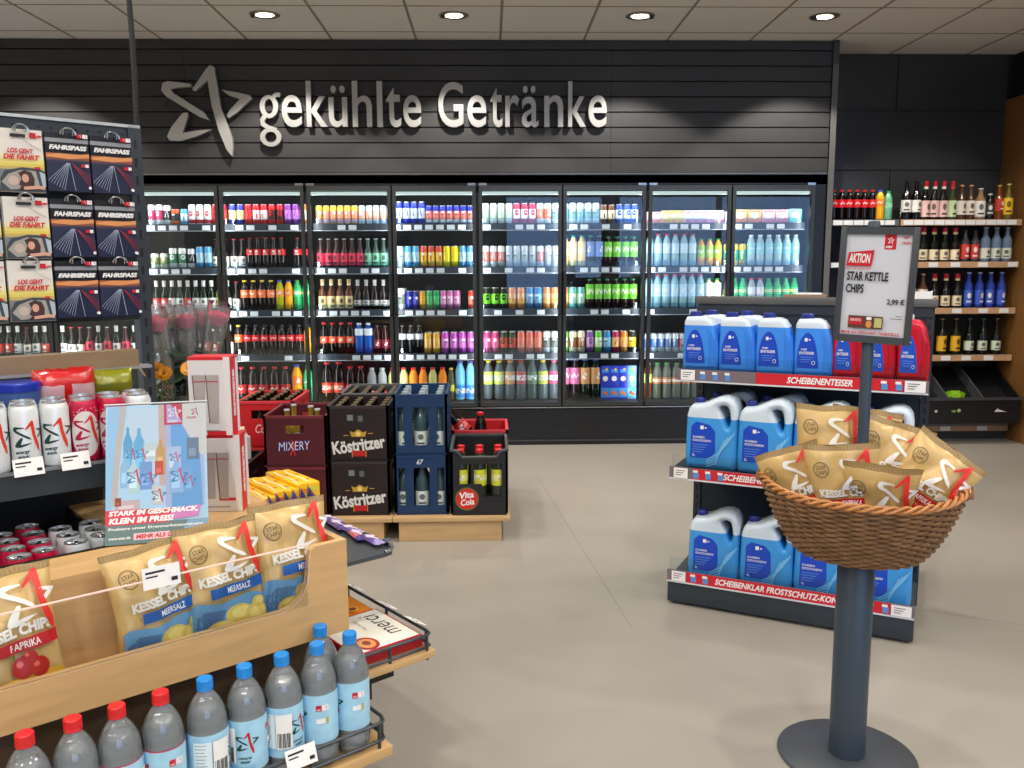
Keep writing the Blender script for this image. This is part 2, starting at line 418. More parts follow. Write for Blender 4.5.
for (xx, z, s_) in TAGS[:100]: mesh_obj('price_tag', tgm, s_, (xx, 0, z))
b = B()
for (xx, z, s_) in TAGS[100:]: b.box(xx, xx+.06, .139, .143, z-.044, z-.008, mat((215, 220, 224), .5))
b.obj('price_tag', cool)['kind'] = 'stuff'
GL = clear((250, 252, 252), .01)
for k in range(5):
    xa = XR-PW*(k+1)
    for h in (0, 1):
        x0 = xa+.012+h*(PW/2-.006); x1 = x0+PW/2-.018
        d = B(); z0, z1, w_ = .315, 2.012, .026
        d.box(x0, x0+w_, -.03, .005, z0, z1, FRM); d.box(x1-w_, x1, -.03, .005, z0, z1, FRM); d.box(x0+w_, x1-w_, -.03, .005, z1-.035, z1, FRM); d.box(x0+w_, x1-w_, -.03, .005, z0, z0+.03, FRM)
        dr = d.obj('door', cool)
        g = B(); g.box(x0+w_, x1-w_, -.016, -.010, z0+.03, z1-.035, GL); g.obj('glass_pane', dr)
        hx = (x1-.012) if h == 0 else (x0+.012)
        g = B(); g.tube([(hx, -.03, 1.36), (hx, -.065, 1.35), (hx, -.065, 1.05), (hx, -.03, 1.04)], .009, mat((40, 42, 44), .35), 8); g.obj('handle', dr)
        g = B(); cx_ = x0+.03 if h == 0 else x1-.03; g.box(cx_-.03, cx_+.03, -.032, -.012, 2.012, 2.03, STEEL); g.obj('hinge', dr)
        # light tube along the head of every door and a strip behind each mullion
    g = B(); g.box(xa+.03, xa+PW-.03, .03, .075, 1.95, 1.972, mat((225, 245, 240), .5, emit=.9)); g.obj('light_tube', cool)
    g = B(); g.box(xa-.004, xa+.004, .02, .05, .35, 1.94, INN); g.box(xa+PW/2-.015, xa+PW/2+.015, .0, .03, .33, 1.99, INN); g.obj('mullion', cool)
    for j, xx in enumerate((xa+.035, xa+PW/2-.03, xa+PW/2+.03, xa+PW-.035)):
        lamp('cooler_strip_light', 'AREA', (xx, WY+.06, 1.15), 3.6, color=(.92, .97, 1), target=(xa+PW*(.30 if j < 2 else .70), WY+.5, 1.15), shape='RECTANGLE', size=.02, size_y=1.6)
    lamp('cooler_head_light', 'AREA', (xa+PW/2, WY+.09, 1.94), 3, color=(.92, .97, 1), target=(xa+PW/2, WY+.25, 1.6), shape='RECTANGLE', size=1.1, size_y=.02)
# ------------------------------------------------------------------ packaged drinks
def can_mesh(c, band, r, h, c2=None):
    b = B(); mc = mat(c, .3, .35); mb = mat(band, .35, .2); m2 = mat(c2, .35, .2) if c2 else mc
    b.lathe([(0, .003), (r*.75, 0), (r*.85, .002), (r, .012), (r, h*.25), (r, h*.45), (r, h*.72), (r, h-.014), (r*.86, h-.003), (r*.87, h), (r*.8, h-.002), (r*.78, h-.005), (0, h-.005)], None, 14,
            ms=[SILVER, SILVER, mc, m2, mb, mb, mc, mc, SILVER, SILVER, SILVER, SILVER])
    f = wrap(r+.0003, -pi/2); q = len(_pm) % 4
    if q == 0: sh_ = [(Ci(0, h*.55, r*.55, 12, h*.14), m2 if c2 else mc), (Rc(-r*.3, h*.53, r*.3, h*.58), mb)]
    elif q == 1: sh_ = [(Line([(-r*.5, h*.4), (r*.1, h*.75), (r*.4, h*.35)], r*.25), mc)]
    elif q == 2: sh_ = [(Rc(-r*.5, h*.6, r*.5, h*.68), WHITE), (Rc(-r*.4, h*.5, r*.35, h*.54), INK)]
    else: sh_ = [(Rc(-r*.18, h*.3, r*.18, h*.8), mc), (Ci(0, h*.62, r*.4, 10), WHITE)]
    b.decal(sh_, f, L=.012)
    return [('can', b.obj('can', link=False, sharp=.5))]
def pet_mesh(c, lab, cap, r, h, lz=(.38, .68), opaque=True, lab2=None):
    if sum(c) < 150: c = [v*.5 for v in c]
    b = B(); mc = mat(c, .10, spec=.4) if opaque else clear(c, .05, body=c, fac=.3, name='tinted_plastic')
    ml = mat(lab, .45); m2 = mat(lab2, .45) if lab2 else ml; mk = mat(cap, .4)
    nr = .013*r/.033
    b.lathe([(0, .004), (r*.7, 0), (r*.95, .008), (r, .02), (r, h*lz[0]), (r*.99, h*(lz[0]+lz[1])/2), (r, h*lz[1]), (r*.96, h*.74), (r*.7, h*.85), (nr*1.15, h*.925), (nr*1.1, h*.94)], mc, 14)
    body = b.obj('bottle', link=False, sharp=.5)
    b = B(); b.lathe([(nr*1.1, h*.94), (nr*1.35, h*.941), (nr*1.35, h*.995), (nr*1.1, h), (0, h)], mk, 12); k = b.obj('cap', link=False, sharp=.5)
    b = B(); a, z = h*lz[0], h*lz[1]; b.lathe([(r+.0006, a), (r+.0006, a+(z-a)*.3), (r+.0006, a+(z-a)*.7), (r+.0006, z)], None, 14, ms=[ml, m2, ml]); m_ = (a+z)/2
    b.decal([(Ci(0, m_, r*.5, 12, (z-a)*.22), WHITE if len(_pm) % 2 else ml), (Line([(-r*.7, m_-(z-a)*.1), (-r*.2, m_+(z-a)*.15), (r*.2, m_-(z-a)*.1), (r*.7, m_+(z-a)*.12)], (z-a)*.12), ml if len(_pm) % 2 else WHITE)], wrap(r+.001, -pi/2), L=.012); l = b.obj('label', link=False, sharp=.5)
    return [('bottle', body), ('cap', k), ('label', l)]
def glass_mesh(c, lab, cap, r, h, neck=None, shoulder=.58, lz=(.12, .42), nl=None):
    if sum(c) < 150: c = [v*.55 for v in c]
    b = B(); mc = mat(c, .06, spec=.5); nr = neck or .0125
    s = shoulder
    b.lathe([(0, .004), (r*.8, 0), (r, .01), (r, h*s), (r*.93, h*(s+.06)), (r*.6, h*(s+.14)), (nr*1.15, h*(s+.22)), (nr, h*.93), (nr*1.1, h*.94), (nr*1.1, h*.96)], mc, 14)
    body = b.obj('bottle', link=False, sharp=.5)
    b = B(); mk = mat(cap, .35, .2); b.lathe([(nr*1.12, h*(.965 if not nl else .86)), (nr*1.25, h*.97), (nr*1.2, h), (0, h)], mk, 12); k = b.obj('cap', link=False, sharp=.5)
    b = B(); ml = mat(lab, .5); a, z = h*lz[0], h*lz[1]; b.lathe([(r+.0006, a), (r+.0006, z)], ml, 14); m_ = (a+z)/2
    b.decal([(Ci(0, m_+(z-a)*.12, r*.42, 12, (z-a)*.2), mat([v*.45 for v in lab] if sum(lab) > 350 else (225, 220, 210), .5)), (Rc(-r*.55, a+(z-a)*.14, r*.55, a+(z-a)*.24), INK if sum(lab) > 350 else WHITE)], wrap(r+.001, -pi/2), L=.012)
    l = b.obj('label', link=False, sharp=.5); out = [('bottle', body), ('cap', k), ('label', l)]
    if nl: b = B(); b.lathe([(nr*1.16, h*.80), (nr*1.12, h*.88)], mat(nl, .5), 12); out.append(('neck_label', b.obj('neck_label', link=False)))
    return out
def carton_mesh(c, c2, w_, d_, h, art=None):
    b = B(); m1 = mat(c, .4); m2 = mat(c2, .4); b.box(-w_/2, w_/2, -d_/2, d_/2, 0, h, m1, bev=.002)
    f = lambda x, y, l: (x, -d_/2-l-.0004, y)
    sh = [(Rc(-w_*.48, h*.06, w_*.48, h*.34), m2), (Ci(0, h*.62, w_*.3, 14), mat((245, 240, 225), .4)), (Rc(-w_*.36, h*.80, w_*.36, h*.9), m2)]
    if art: sh += [(Ci(-w_*.1, h*.2, w_*.2, 12), mat(art, .4)), (Ci(w_*.2, h*.16, w_*.16, 12), mat(art, .4)), (Ci(w_*.12, h*.9, w_*.14, 12), mat((250, 200, 30), .4))]
    b.decal(sh, f); return [('carton', b.obj('carton', link=False, sharp=.4))]
R5, R33, RS = .0335, .033, .0265
K = {
 'pinkcan': ('pink and white can', 'can', lambda: can_mesh((235, 225, 225), (215, 60, 110), .029, .155)),
 'blackwhite': ('black and white can', 'can', lambda: can_mesh((235, 235, 235), (35, 40, 42), .029, .15)),
 'orangebox': ('orange and blue can', 'can', lambda: can_mesh((235, 90, 30), (40, 40, 50), .033, .12)),
 'cyan': ('light blue can', 'can', lambda: can_mesh((90, 180, 225), (225, 240, 245), .03, .12)),
 'whitered': ('white can with red foot', 'can', lambda: can_mesh((238, 238, 235), (230, 225, 222), .029, .155, (205, 45, 60))),
 'redcan': ('red can', 'can', lambda: can_mesh((205, 22, 30), (230, 60, 60), .029, .155)),
 'redwhite': ('red can with white script', 'can', lambda: can_mesh((210, 25, 35), (240, 215, 215), .029, .155)),
 'darkred': ('red can with black band', 'can', lambda: can_mesh((200, 20, 28), (50, 18, 22), .029, .155)),
 'blueyel': ('navy can with yellow band', 'can', lambda: can_mesh((45, 50, 150), (240, 225, 150), .029, .155)),
 'purple': ('purple can', 'can', lambda: can_mesh((130, 50, 150), (190, 120, 205), .029, .155)),
 'orwhite': ('orange and white can', 'can', lambda: can_mesh((235, 130, 70), (245, 235, 225), .029, .155)),
 'yelpink': ('yellow and pink slim can', 'can', lambda: can_mesh((240, 205, 70), (235, 150, 130), .0265, .145, (205, 170, 200))),
 'palebl': ('pale blue slim can', 'can', lambda: can_mesh((200, 220, 240), (240, 180, 150), .0265, .145)),
 'energyXL': ('tall blue silver can', 'can', lambda: can_mesh((35, 50, 165), (200, 205, 215), .0285, .172)),
 'energy': ('blue and silver can', 'can', lambda: can_mesh((32, 48, 160), (215, 120, 110), .0265, .142, (205, 210, 220))),
 'starwhite': ('white can with green star', 'can', lambda: can_mesh((235, 238, 235), (190, 215, 195), .029, .16)),
 'starred': ('red can with white star', 'can', lambda: can_mesh((200, 20, 60), (245, 225, 230), .029, .16)),
 'staror': ('white can with orange star', 'can', lambda: can_mesh((238, 236, 230), (225, 120, 80), .029, .16)),
 'teal': ('white teal coffee cup', 'can', lambda: can_mesh((215, 235, 238), (120, 170, 180), .03, .16)),
 'brown': ('brown and cream cup', 'can', lambda: can_mesh((110, 70, 50), (235, 220, 195), .03, .145)),
 'bluecup': ('blue and white cup', 'can', lambda: can_mesh((50, 80, 190), (225, 230, 245), .03, .15)),
 'greenwhite': ('green and white can', 'can', lambda: can_mesh((235, 238, 235), (20, 120, 75), R33, .155)),
 'shortgreen': ('short pale green can', 'can', lambda: can_mesh((232, 236, 215), (150, 165, 90), R33, .115)),
 'steelcan': ('silver can', 'can', lambda: can_mesh((205, 212, 214), (170, 190, 195), .03, .165)),
 'silvred': ('silver can with red mark', 'can', lambda: can_mesh((225, 228, 228), (215, 130, 125), .03, .165)),
 'skycan': ('sky blue can', 'can', lambda: can_mesh((90, 165, 215), (185, 215, 225), .03, .165)),
 'redyel': ('red and yellow can', 'can', lambda: can_mesh((225, 85, 60), (245, 200, 70), .0285, .165, (240, 190, 60))),
 'yellow': ('yellow can', 'can', lambda: can_mesh((245, 220, 20), (250, 235, 60), .03, .165)),
 'navy': ('navy slim can', 'can', lambda: can_mesh((40, 40, 130), (70, 70, 170), .0265, .145)),
 'orangecan': ('orange slim can', 'can', lambda: can_mesh((225, 150, 40), (240, 180, 70), .0265, .145)),
 'greencan': ('green slim can', 'can', lambda: can_mesh((30, 160, 90), (90, 200, 120), .0265, .145)),
 'pinkslim': ('pink slim can', 'can', lambda: can_mesh((210, 110, 170), (235, 175, 210), .0265, .145)),
 'redslim': ('bright red slim can', 'can', lambda: can_mesh((225, 50, 30), (235, 140, 120), .0265, .145)),
 'monster': ('black can with green claw', 'can', lambda: can_mesh((20, 26, 22), (110, 200, 40), R33, .168)),
 'amber': ('orange gold can', 'can', lambda: can_mesh((225, 140, 60), (240, 190, 120), R33, .168)),
 'bluecan': ('blue can', 'can', lambda: can_mesh((60, 130, 190), (130, 180, 215), R33, .168)),
 'mintcan': ('mint striped can', 'can', lambda: can_mesh((120, 190, 185), (190, 220, 190), R33, .168)),
 'gold': ('gold can', 'can', lambda: can_mesh((230, 175, 70), (245, 205, 120), .031, .165)),
 'violet': ('violet can', 'can', lambda: can_mesh((190, 80, 180), (215, 130, 205), .0315, .168)),
 'magenta': ('magenta can', 'can', lambda: can_mesh((205, 70, 130), (230, 120, 160), R33, .168)),
 'jungle': ('black can with red leaves', 'can', lambda: can_mesh((45, 60, 40), (205, 70, 60), R33, .168)),
 'salmon': ('salmon pink can', 'can', lambda: can_mesh((235, 120, 105), (240, 150, 130), R33, .168)),
 'whitecan': ('white can with black letters', 'can', lambda: can_mesh((232, 234, 232), (120, 125, 120), R33, .168)),
 'lime': ('lime green can', 'can', lambda: can_mesh((110, 200, 70), (210, 235, 190), R33, .168)),
 'cream': ('cream can with brown letters', 'can', lambda: can_mesh((235, 220, 185), (140, 90, 55), R33, .168)),
 'purpgr': ('purple and green can', 'can', lambda: can_mesh((130, 80, 160), (200, 150, 190), R33, .168)),
 'crimson': ('crimson and yellow can', 'can', lambda: can_mesh((180, 40, 80), (240, 190, 120), R33, .168)),
 'blkyel': ('black and yellow can', 'can', lambda: can_mesh((40, 40, 30), (235, 190, 50), R33, .168)),
 'cola': ('cola bottle with red label', 'bottle', lambda: pet_mesh((32, 12, 10), (205, 20, 28), (30, 20, 20), .0325, .235, (.45, .66))),
 'colagl': ('small cola bottle, red label', 'bottle', lambda: glass_mesh((34, 14, 12), (205, 22, 30), (200, 30, 35), .03, .235, .012, .5, (.42, .62))),
 'winecool': ('dark mixer bottle, white label', 'bottle', lambda: glass_mesh((40, 22, 20), (235, 228, 215), (190, 40, 40), .03, .225, .013, .45, (.06, .4))),
 'pinklab': ('clear soda bottle, pink label', 'bottle', lambda: glass_mesh((70, 40, 42), (225, 60, 90), (180, 180, 180), .031, .225, .0125, .5, (.08, .5))),
 'mintlab': ('clear soda bottle, mint label', 'bottle', lambda: glass_mesh((60, 85, 75), (130, 190, 160), (180, 190, 190), .031, .225, .0125, .5, (.08, .5))),
 'teabeige': ('beige tea bottle, teal cap', 'bottle', lambda: pet_mesh((225, 205, 150), (240, 215, 160), (20, 140, 120), .034, .245, (.2, .8))),
 'teablue': ('berry tea bottle, blue label', 'bottle', lambda: pet_mesh((60, 35, 45), (120, 150, 215), (30, 120, 110), .034, .245, (.32, .8))),
 'teagreen': ('dark tea bottle, green label', 'bottle', lambda: pet_mesh((70, 30, 32), (110, 195, 60), (20, 120, 80), .034, .235, (.32, .82), lab2=(170, 220, 110))),
 'waterred': ('clear water bottle, red cap', 'bottle', lambda: pet_mesh((150, 190, 200), (195, 225, 235), (200, 30, 50), .031, .255, (.4, .7))),
 'juicegr': ('juice bottle, green label', 'bottle', lambda: pet_mesh((210, 150, 60), (150, 190, 60), (60, 150, 50), .031, .215, (.3, .75))),
 'yelgreen': ('yellow green tall can', 'can', lambda: can_mesh((240, 205, 60), (60, 175, 140), .0285, .175)),
 'water': ('clear water bottle', 'bottle', lambda: pet_mesh((170, 205, 215), (150, 215, 225), (225, 235, 240), .033, .245, (.4, .72))),
 'beer': ('green beer bottle, white label', 'bottle', lambda: glass_mesh((22, 52, 26), (225, 225, 220), (225, 225, 220), .0305, .235, .0125, .52, (.1, .42), nl=(225, 225, 220))),
 'beer2': ('green beer bottle, red label', 'bottle', lambda: glass_mesh((26, 50, 28), (195, 60, 60), (215, 205, 200), .0305, .235, .0125, .52, (.1, .42), nl=(225, 225, 220))),
 'beer3': ('olive beer bottle, lime label', 'bottle', lambda: glass_mesh((95, 110, 25), (190, 205, 60), (190, 185, 60), .0305, .235, .0125, .52, (.1, .42))),
 'darkor': ('dark soda bottle, orange label', 'bottle', lambda: pet_mesh((48, 18, 14), (235, 120, 60), (235, 195, 60), .0325, .235, (.42, .68))),
 'orange': ('orange soda bottle, blue cap', 'bottle', lambda: pet_mesh((240, 170, 20), (235, 130, 40), (40, 80, 180), .0325, .235, (.45, .7))),
 'lemon': ('yellow green soda bottle', 'bottle', lambda: pet_mesh((180, 180, 25), (230, 150, 60), (40, 80, 170), .0325, .235, (.45, .7))),
 'greenpet': ('bright green soda bottle', 'bottle', lambda: pet_mesh((40, 160, 90), (60, 190, 110), (30, 150, 70), .0325, .235, (.45, .7), lab2=(225, 235, 120))),
 'creambeer': ('brown bottle with cream label', 'bottle', lambda: glass_mesh((90, 45, 15), (238, 215, 160), (210, 180, 120), .0335, .24, .013, .55, (.05, .45), nl=(235, 220, 180))),
 'whtlab': ('dark bottle with white emblem', 'bottle', lambda: glass_mesh((45, 22, 16), (205, 200, 195), (180, 178, 175), .0325, .235, .0125, .5, (.14, .32), nl=(190, 190, 188))),
 'pinkcap': ('water bottle with pink cap', 'bottle', lambda: pet_mesh((140, 185, 200), (175, 210, 225), (215, 70, 130), .0335, .27, (.35, .7))),
 'orcap': ('water bottle with orange cap', 'bottle', lambda: pet_mesh((140, 185, 200), (175, 210, 225), (230, 90, 60), .0335, .27, (.35, .7))),
 'aloe': ('white and green drink bottle', 'bottle', lambda: pet_mesh((200, 220, 140), (235, 240, 225), (60, 150, 60), .0335, .235, (.35, .85))),
 'redcapw': ('clear drink bottle, red cap', 'bottle', lambda: pet_mesh((165, 180, 185), (225, 225, 230), (215, 30, 45), .0325, .235, (.45, .7))),
 'waterblue': ('blue drink bottle, white top', 'bottle', lambda: pet_mesh((20, 90, 190), (225, 235, 245), (225, 235, 245), .0345, .245, (.6, .82))),
 'redwine': ('deep red drink bottle', 'bottle', lambda: pet_mesh((95, 20, 30), (130, 30, 45), (50, 40, 42), .031, .225, (.2, .5))),
 'darkwhite': ('black drink bottle, white label', 'bottle', lambda: pet_mesh((24, 22, 24), (215, 218, 222), (60, 60, 62), .031, .225, (.5, .7))),
 'colaor': ('cola bottle, orange label, red cap', 'bottle', lambda: pet_mesh((32, 12, 10), (230, 90, 50), (210, 25, 30), .0335, .25, (.35, .56))),
 'colabig': ('large cola bottle, round logo', 'bottle', lambda: pet_mesh((32, 12, 10), (225, 60, 30), (215, 25, 30), .043, .315, (.22, .48), lab2=(240, 190, 160))),
 'colalit': ('cola bottle with red sleeve', 'bottle', lambda: pet_mesh((36, 14, 12), (195, 25, 32), (190, 30, 35), .0385, .28, (.25, .5))),
 'orangebig': ('large orange soda bottle', 'bottle', lambda: pet_mesh((240, 160, 20), (235, 120, 30), (40, 90, 190), .0415, .295, (.45, .7))),
 'greenbig': ('large green soda bottle', 'bottle', lambda: pet_mesh((60, 170, 110), (60, 190, 110), (30, 150, 70), .0385, .29, (.4, .65))),
 'fizzred': ('pale soda bottle, red cap', 'bottle', lambda: pet_mesh((190, 190, 120), (200, 60, 60), (215, 30, 35), .0375, .265, (.15, .45))),
 'fizzor': ('orange soda bottle, red cap', 'bottle', lambda: pet_mesh((235, 140, 30), (200, 60, 60), (215, 30, 35), .0375, .265, (.15, .45))),
 'fizzclear': ('clear soda bottle, silver cap', 'bottle', lambda: pet_mesh((150, 155, 155), (200, 60, 60), (190, 190, 190), .0375, .265, (.15, .45))),
 'yelcaps': ('dark bottle, yellow cap', 'bottle', lambda: pet_mesh((80, 90, 60), (225, 225, 40), (235, 210, 30), .029, .26, (.28, .48))),
 'bluebig': ('blue white water bottle', 'bottle', lambda: pet_mesh((120, 190, 225), (60, 140, 215), (90, 90, 200), .040, .315, (.08, .4), lab2=(230, 240, 248))),
 'w_yel': ('clear bottle, yellow cap, lime label', 'bottle', lambda: pet_mesh((84, 98, 102), (200, 215, 90), (235, 215, 30), .041, .32, (.4, .72), lab2=(225, 232, 225))),
 'w_or': ('clear bottle, orange cap and label', 'bottle', lambda: pet_mesh((84, 98, 102), (200, 150, 90), (235, 160, 40), .041, .32, (.4, .72), lab2=(225, 230, 230))),
 'w_red': ('clear bottle, red cap and label', 'bottle', lambda: pet_mesh((84, 98, 102), (190, 90, 90), (215, 40, 40), .041, .32, (.4, .72), lab2=(225, 230, 230))),
 'w_grn': ('clear bottle, green cap and label', 'bottle', lambda: pet_mesh((70, 92, 86), (90, 130, 90), (40, 90, 75), .041, .32, (.4, .72), lab2=(200, 220, 215))),
 'w_pink': ('clear bottle, pink cap and label', 'bottle', lambda: pet_mesh((80, 90, 98), (190, 70, 110), (220, 90, 130), .041, .32, (.4, .72), lab2=(215, 220, 225))),
 'dkgreen': ('dark green bottle, blue cap', 'bottle', lambda: pet_mesh((22, 50, 30), (205, 150, 95), (50, 70, 160), .041, .33, (.38, .78))),
 'berry': ('dark berry bottle, pink label', 'bottle', lambda: pet_mesh((50, 30, 45), (205, 110, 150), (70, 60, 140), .041, .33, (.38, .78))),
 'bluecarton': ('blue juice carton, yellow cap', 'carton', lambda: carton_mesh((35, 55, 190), (70, 150, 225), .072, .07, .27, art=(235, 120, 50))),
 'mixcarton': ('pale juice carton, yellow cap', 'carton', lambda: carton_mesh((120, 170, 225), (90, 200, 220), .072, .07, .27, art=(225, 60, 50))),
 'herbal': ('clear bottle, green top label', 'bottle', lambda: pet_mesh((95, 105, 90), (200, 120, 60), (60, 150, 70), .037, .29, (.42, .6), lab2=(235, 235, 215))),
 'amberjuice': ('amber juice bottle', 'bottle', lambda: pet_mesh((120, 65, 20), (190, 200, 90), (230, 220, 60), .037, .29, (.45, .7))),
 'pinkpouch': ('pink juice pouch', 'carton', lambda: carton_mesh((240, 190, 185), (235, 110, 90), .06, .04, .09)),
 'yelpouch': ('yellow juice carton', 'carton', lambda: carton_mesh((245, 225, 150), (240, 180, 50), .06, .04, .1, art=(240, 150, 40))),
 'whtpouch': ('white juice pouch', 'carton', lambda: carton_mesh((225, 232, 240), (200, 120, 150), .06, .04, .1)),
 'orwide': ('wide orange drink pack', 'carton', lambda: carton_mesh((240, 190, 120), (225, 120, 70), .105, .06, .105)),
 'pinkwide': ('wide pink drink pack', 'carton', lambda: carton_mesh((245, 190, 195), (225, 120, 130), .1, .06, .105)),
 'tealwide': ('wide teal drink pack', 'carton', lambda: carton_mesh((150, 215, 195), (80, 180, 160), .1, .06, .11)),
 'smallblue': ('small white and blue can', 'can', lambda: can_mesh((215, 225, 232), (70, 120, 190), .0265, .145)),
 'smallred': ('small silver can, red dot', 'can', lambda: can_mesh((210, 215, 218), (200, 90, 80), .0265, .145)),
 'box_yel': ('yellow green juice box', 'carton', lambda: carton_mesh((240, 215, 60), (90, 170, 70), .05, .05, .22, art=(235, 150, 50))),
 'gap': None}
_pm = {}
SHN = ['top', 'second', 'third', 'fourth', 'bottom']
def put(kind, x, y, z, label, group, rz=None, s=1.0):
    desc, cat, fn = K[kind]
    if kind not in _pm: _pm[kind] = fn()
    parts = _pm[kind]; nm = {'can': 'drink_can', 'bottle': 'drink_bottle', 'carton': 'drink_carton'}[cat]
    if cat == 'bottle': nm = 'beer_bottle' if 'beer' in desc else 'water_bottle' if 'water' in desc else 'liquor_bottle' if any(q in desc for q in ('wine', 'spirit', 'vodka', 'rum', 'foil', 'red neck', 'pale green')) else 'soda_bottle'
    o = mesh_obj(nm, parts[0][1], None, (x, y, z), (0, 0, rz if rz is not None else (random.uniform(-.5, .5) if cat != 'carton' else 0)))
    for pn_, me in parts[1:]: mesh_obj(pn_, me, o)
    return tag(o, label, cat, group)
def width(kind):
    if kind == 'gap': return .06
    if kind not in _pm: _pm[kind] = K[kind][2]()
    vs = _pm[kind][0][1].vertices; return max(v.co.x for v in vs)-min(v.co.x for v in vs)
def expand(spec):
    out = []
    for t_ in spec.split():
        k, _, n = t_.partition('*'); out += [k]*(int(n) if n else 1)
    return out
ROWS = {
 0: ['pinkcan*2 blackwhite orangebox cyan whitered*3 redcan*2', 'blueyel*2 redcan redwhite*3 darkred*3 purple*2 orwhite', 'yelpink*6 redwhite*2 palebl*4 energyXL', 'energyXL*4 energy*8',
     'starwhite*4 starred*4 staror*2 teal', 'teal*5 brown*3 bluecup*3', 'pinkpouch*2 yelpouch*3 whtpouch*4', 'pinkpouch orwide*2 pinkwide*2 tealwide'],
 1: ['shortgreen*2 greenwhite*2 blackwhite skycan*2 winecool*2', 'winecool*2 colagl*5 gap colagl*2', 'pinklab*5 mintlab*2 skycan', 'steelcan skycan*2 redyel*5 yellow*2 skycan*2',
     'silvred*3 steelcan*4 silvred steelcan*2', 'teabeige*3 teablue*2 teagreen*4', 'waterred*7 juicegr*3', 'yelgreen*3 water*6'],
 2: ['beer2*2 beer*2 beer2 beer*3 beer3 beer', 'winecool darkor*4 lemon*2 orange greenpet*2', 'creambeer*4 whtlab*5', 'whitecan navy*2 orangecan greencan*2 pinkslim*3 gap redslim',
     'monster*3 amber*2 bluecan*2 amber*2', 'amber mintcan*2 teagreen*6', 'orcap*3 pinkcap*3 aloe*2', 'beer3 greenpet*2 redcapw*2 greenpet*4'],
 3: ['beer*2 winecool*3 beer2*2 beer*2', 'darkor cola*6 orange', 'colaor*4 waterblue*2 redwine*3', 'darkwhite*3 gold*2 violet*5',
     'magenta*2 jungle*2 salmon*3 whitecan*2', 'lime cream*2 purpgr lime bluecan crimson amber blkyel', 'smallblue*4 smallred*3 box_yel*2', 'smallblue*6'],
 4: ['colalit*7', 'colalit*5 orangebig greenbig', 'colabig*2 colalit*2 fizzclear*2 fizzred', 'fizzred fizzor*2 fizzred fizzor yelcaps bluebig*2',
     'w_yel*2 w_or w_red w_grn w_yel w_pink', 'berry dkgreen*2 bluecarton*3 mixcarton', 'amberjuice herbal*6', 'herbal*4']}
DOORN = ['first', 'second', 'third', 'fourth', 'fifth', 'sixth', 'seventh', 'eighth']
for r_ in range(5):
    for d_ in range(8):
        xa = XR-PW*(4-d_//2)+(PW/2 if d_ % 2 else 0); x0 = xa+(.030 if d_ % 2 == 0 else .004); x1 = xa+PW/2-(.004 if d_ % 2 == 0 else .030)
        ks = expand(ROWS[r_][d_]); ws = [width(k) for k in ks]; tot = sum(ws); 
        while sum(ws)+min(ws) < x1-x0+.002:
            i_ = random.randrange(len(ks)); 
            if ks[i_] == 'gap' or 'carton' in ks[i_] or 'wide' in ks[i_]: i_ = 0
            ks.insert(i_, ks[i_]); ws = [width(k) for k in ks]
            if len(ks) > 14 or (ks[i_] == 'gap' and len(ks) > 10): break
        if sum(ws) > x1-x0:
            while sum(ws) > (x1-x0)+.002: ks.pop(len(ks)//2); ws = [width(k) for k in ks]
        gp = (x1-x0-sum(ws))/len(ks); x = x0+gp/2; n = 0
        for k, w_ in zip(ks, ws):
            if k != 'gap':
                n += 1; lab = '%s, %s from left, %s shelf, %s cooler door' % (K[k][0], ORD[n-1], SHN[r_], DOORN[d_])
                if r_ > 1 and d_ < 7 and K[k][1] == 'can': put(k, x+w_/2+random.uniform(.0, .006), WY+.205+w_*1.04, SZ[r_] if r_ < 4 else .335, lab.replace(', %s from left' % ORD[n-1], ', second row behind the %s' % ORD[n-1]), 'drinks on the %s cooler shelf' % SHN[r_])
                o = put(k, x+w_/2, WY+.205, SZ[r_] if r_ < 4 else .335, lab, 'drinks on the %s cooler shelf' % SHN[r_])
            x += w_+gp
# the beer row seen under the card rack, behind the hidden leftmost doors
x = -3.94; n = 0
while x < -2.72:
    k = ['beer', 'beer2', 'beer2', 'beer', 'winecool'][n % 5] if x < -3.35 else ['beer', 'pinklab'][n % 2] if x > -3.2 else 'winecool'
    if not -2.0 < x: put(k, x, WY+.205, SZ[3], '%s, %s from left in the row seen under the card rack' % (K[k][0].split(',')[0], ORD[n]) if n < 15 else '%s, %s from right in the row seen under the card rack' % (K[k][0].split(',')[0], ORD[max(0, 17-n)]), 'drinks on the fourth cooler shelf')
    x += .070; n += 1

# ------------------------------------------------------------------ shelves right of the cooler
RSY = 6.75
sh = thing('wall_shelf_unit', 'tall wood fronted shelf unit of bottles beside the wood panel', 'shelf unit', (0, RSY, 0))
WD2 = wood((190, 150, 112), axis=0, amt=.08); SG = mat((48, 52, 56), .5); TAGW = mat((232, 232, 230), .5)
b = B(); b.box(2.66, 4.18, .33, .345, 0, 1.86, mat((30, 32, 35), .5)); b.box(2.66, 4.18, .02, .33, 0, .12, SG); b.obj('back_board', sh)
b = B(); b.box(3.2, 3.215, .0, .33, 0, 1.75, SG); b.obj('divider', sh)
RZ = [1.752, 1.425, 1.062, .686]
for i, z in enumerate(RZ):
    for (x0, x1) in ((2.66, 3.2), (3.215, 4.175)):
        b = B(); b.box(x0, x1, .01, .33, z-.02, z, SG); b.box(x0, x1, -.008, .01, z-.045, z+.002, WD2 if x0 > 3 else mat((90, 92, 95), .5)); s_ = b.obj('shelf', sh)
        xx = x0+.02
        step = .082 if i == 0 else .2
        b = B(); b.box(0, .075, -.012, -.008, -.04, -.004, TAGW); tm = b.obj('price_tag', link=False)
        while xx < x1-.08: mesh_obj('price_tag', tm, s_, (xx, 0, z)); xx += step*(1 if i == 0 else .8+random.random()*.4)
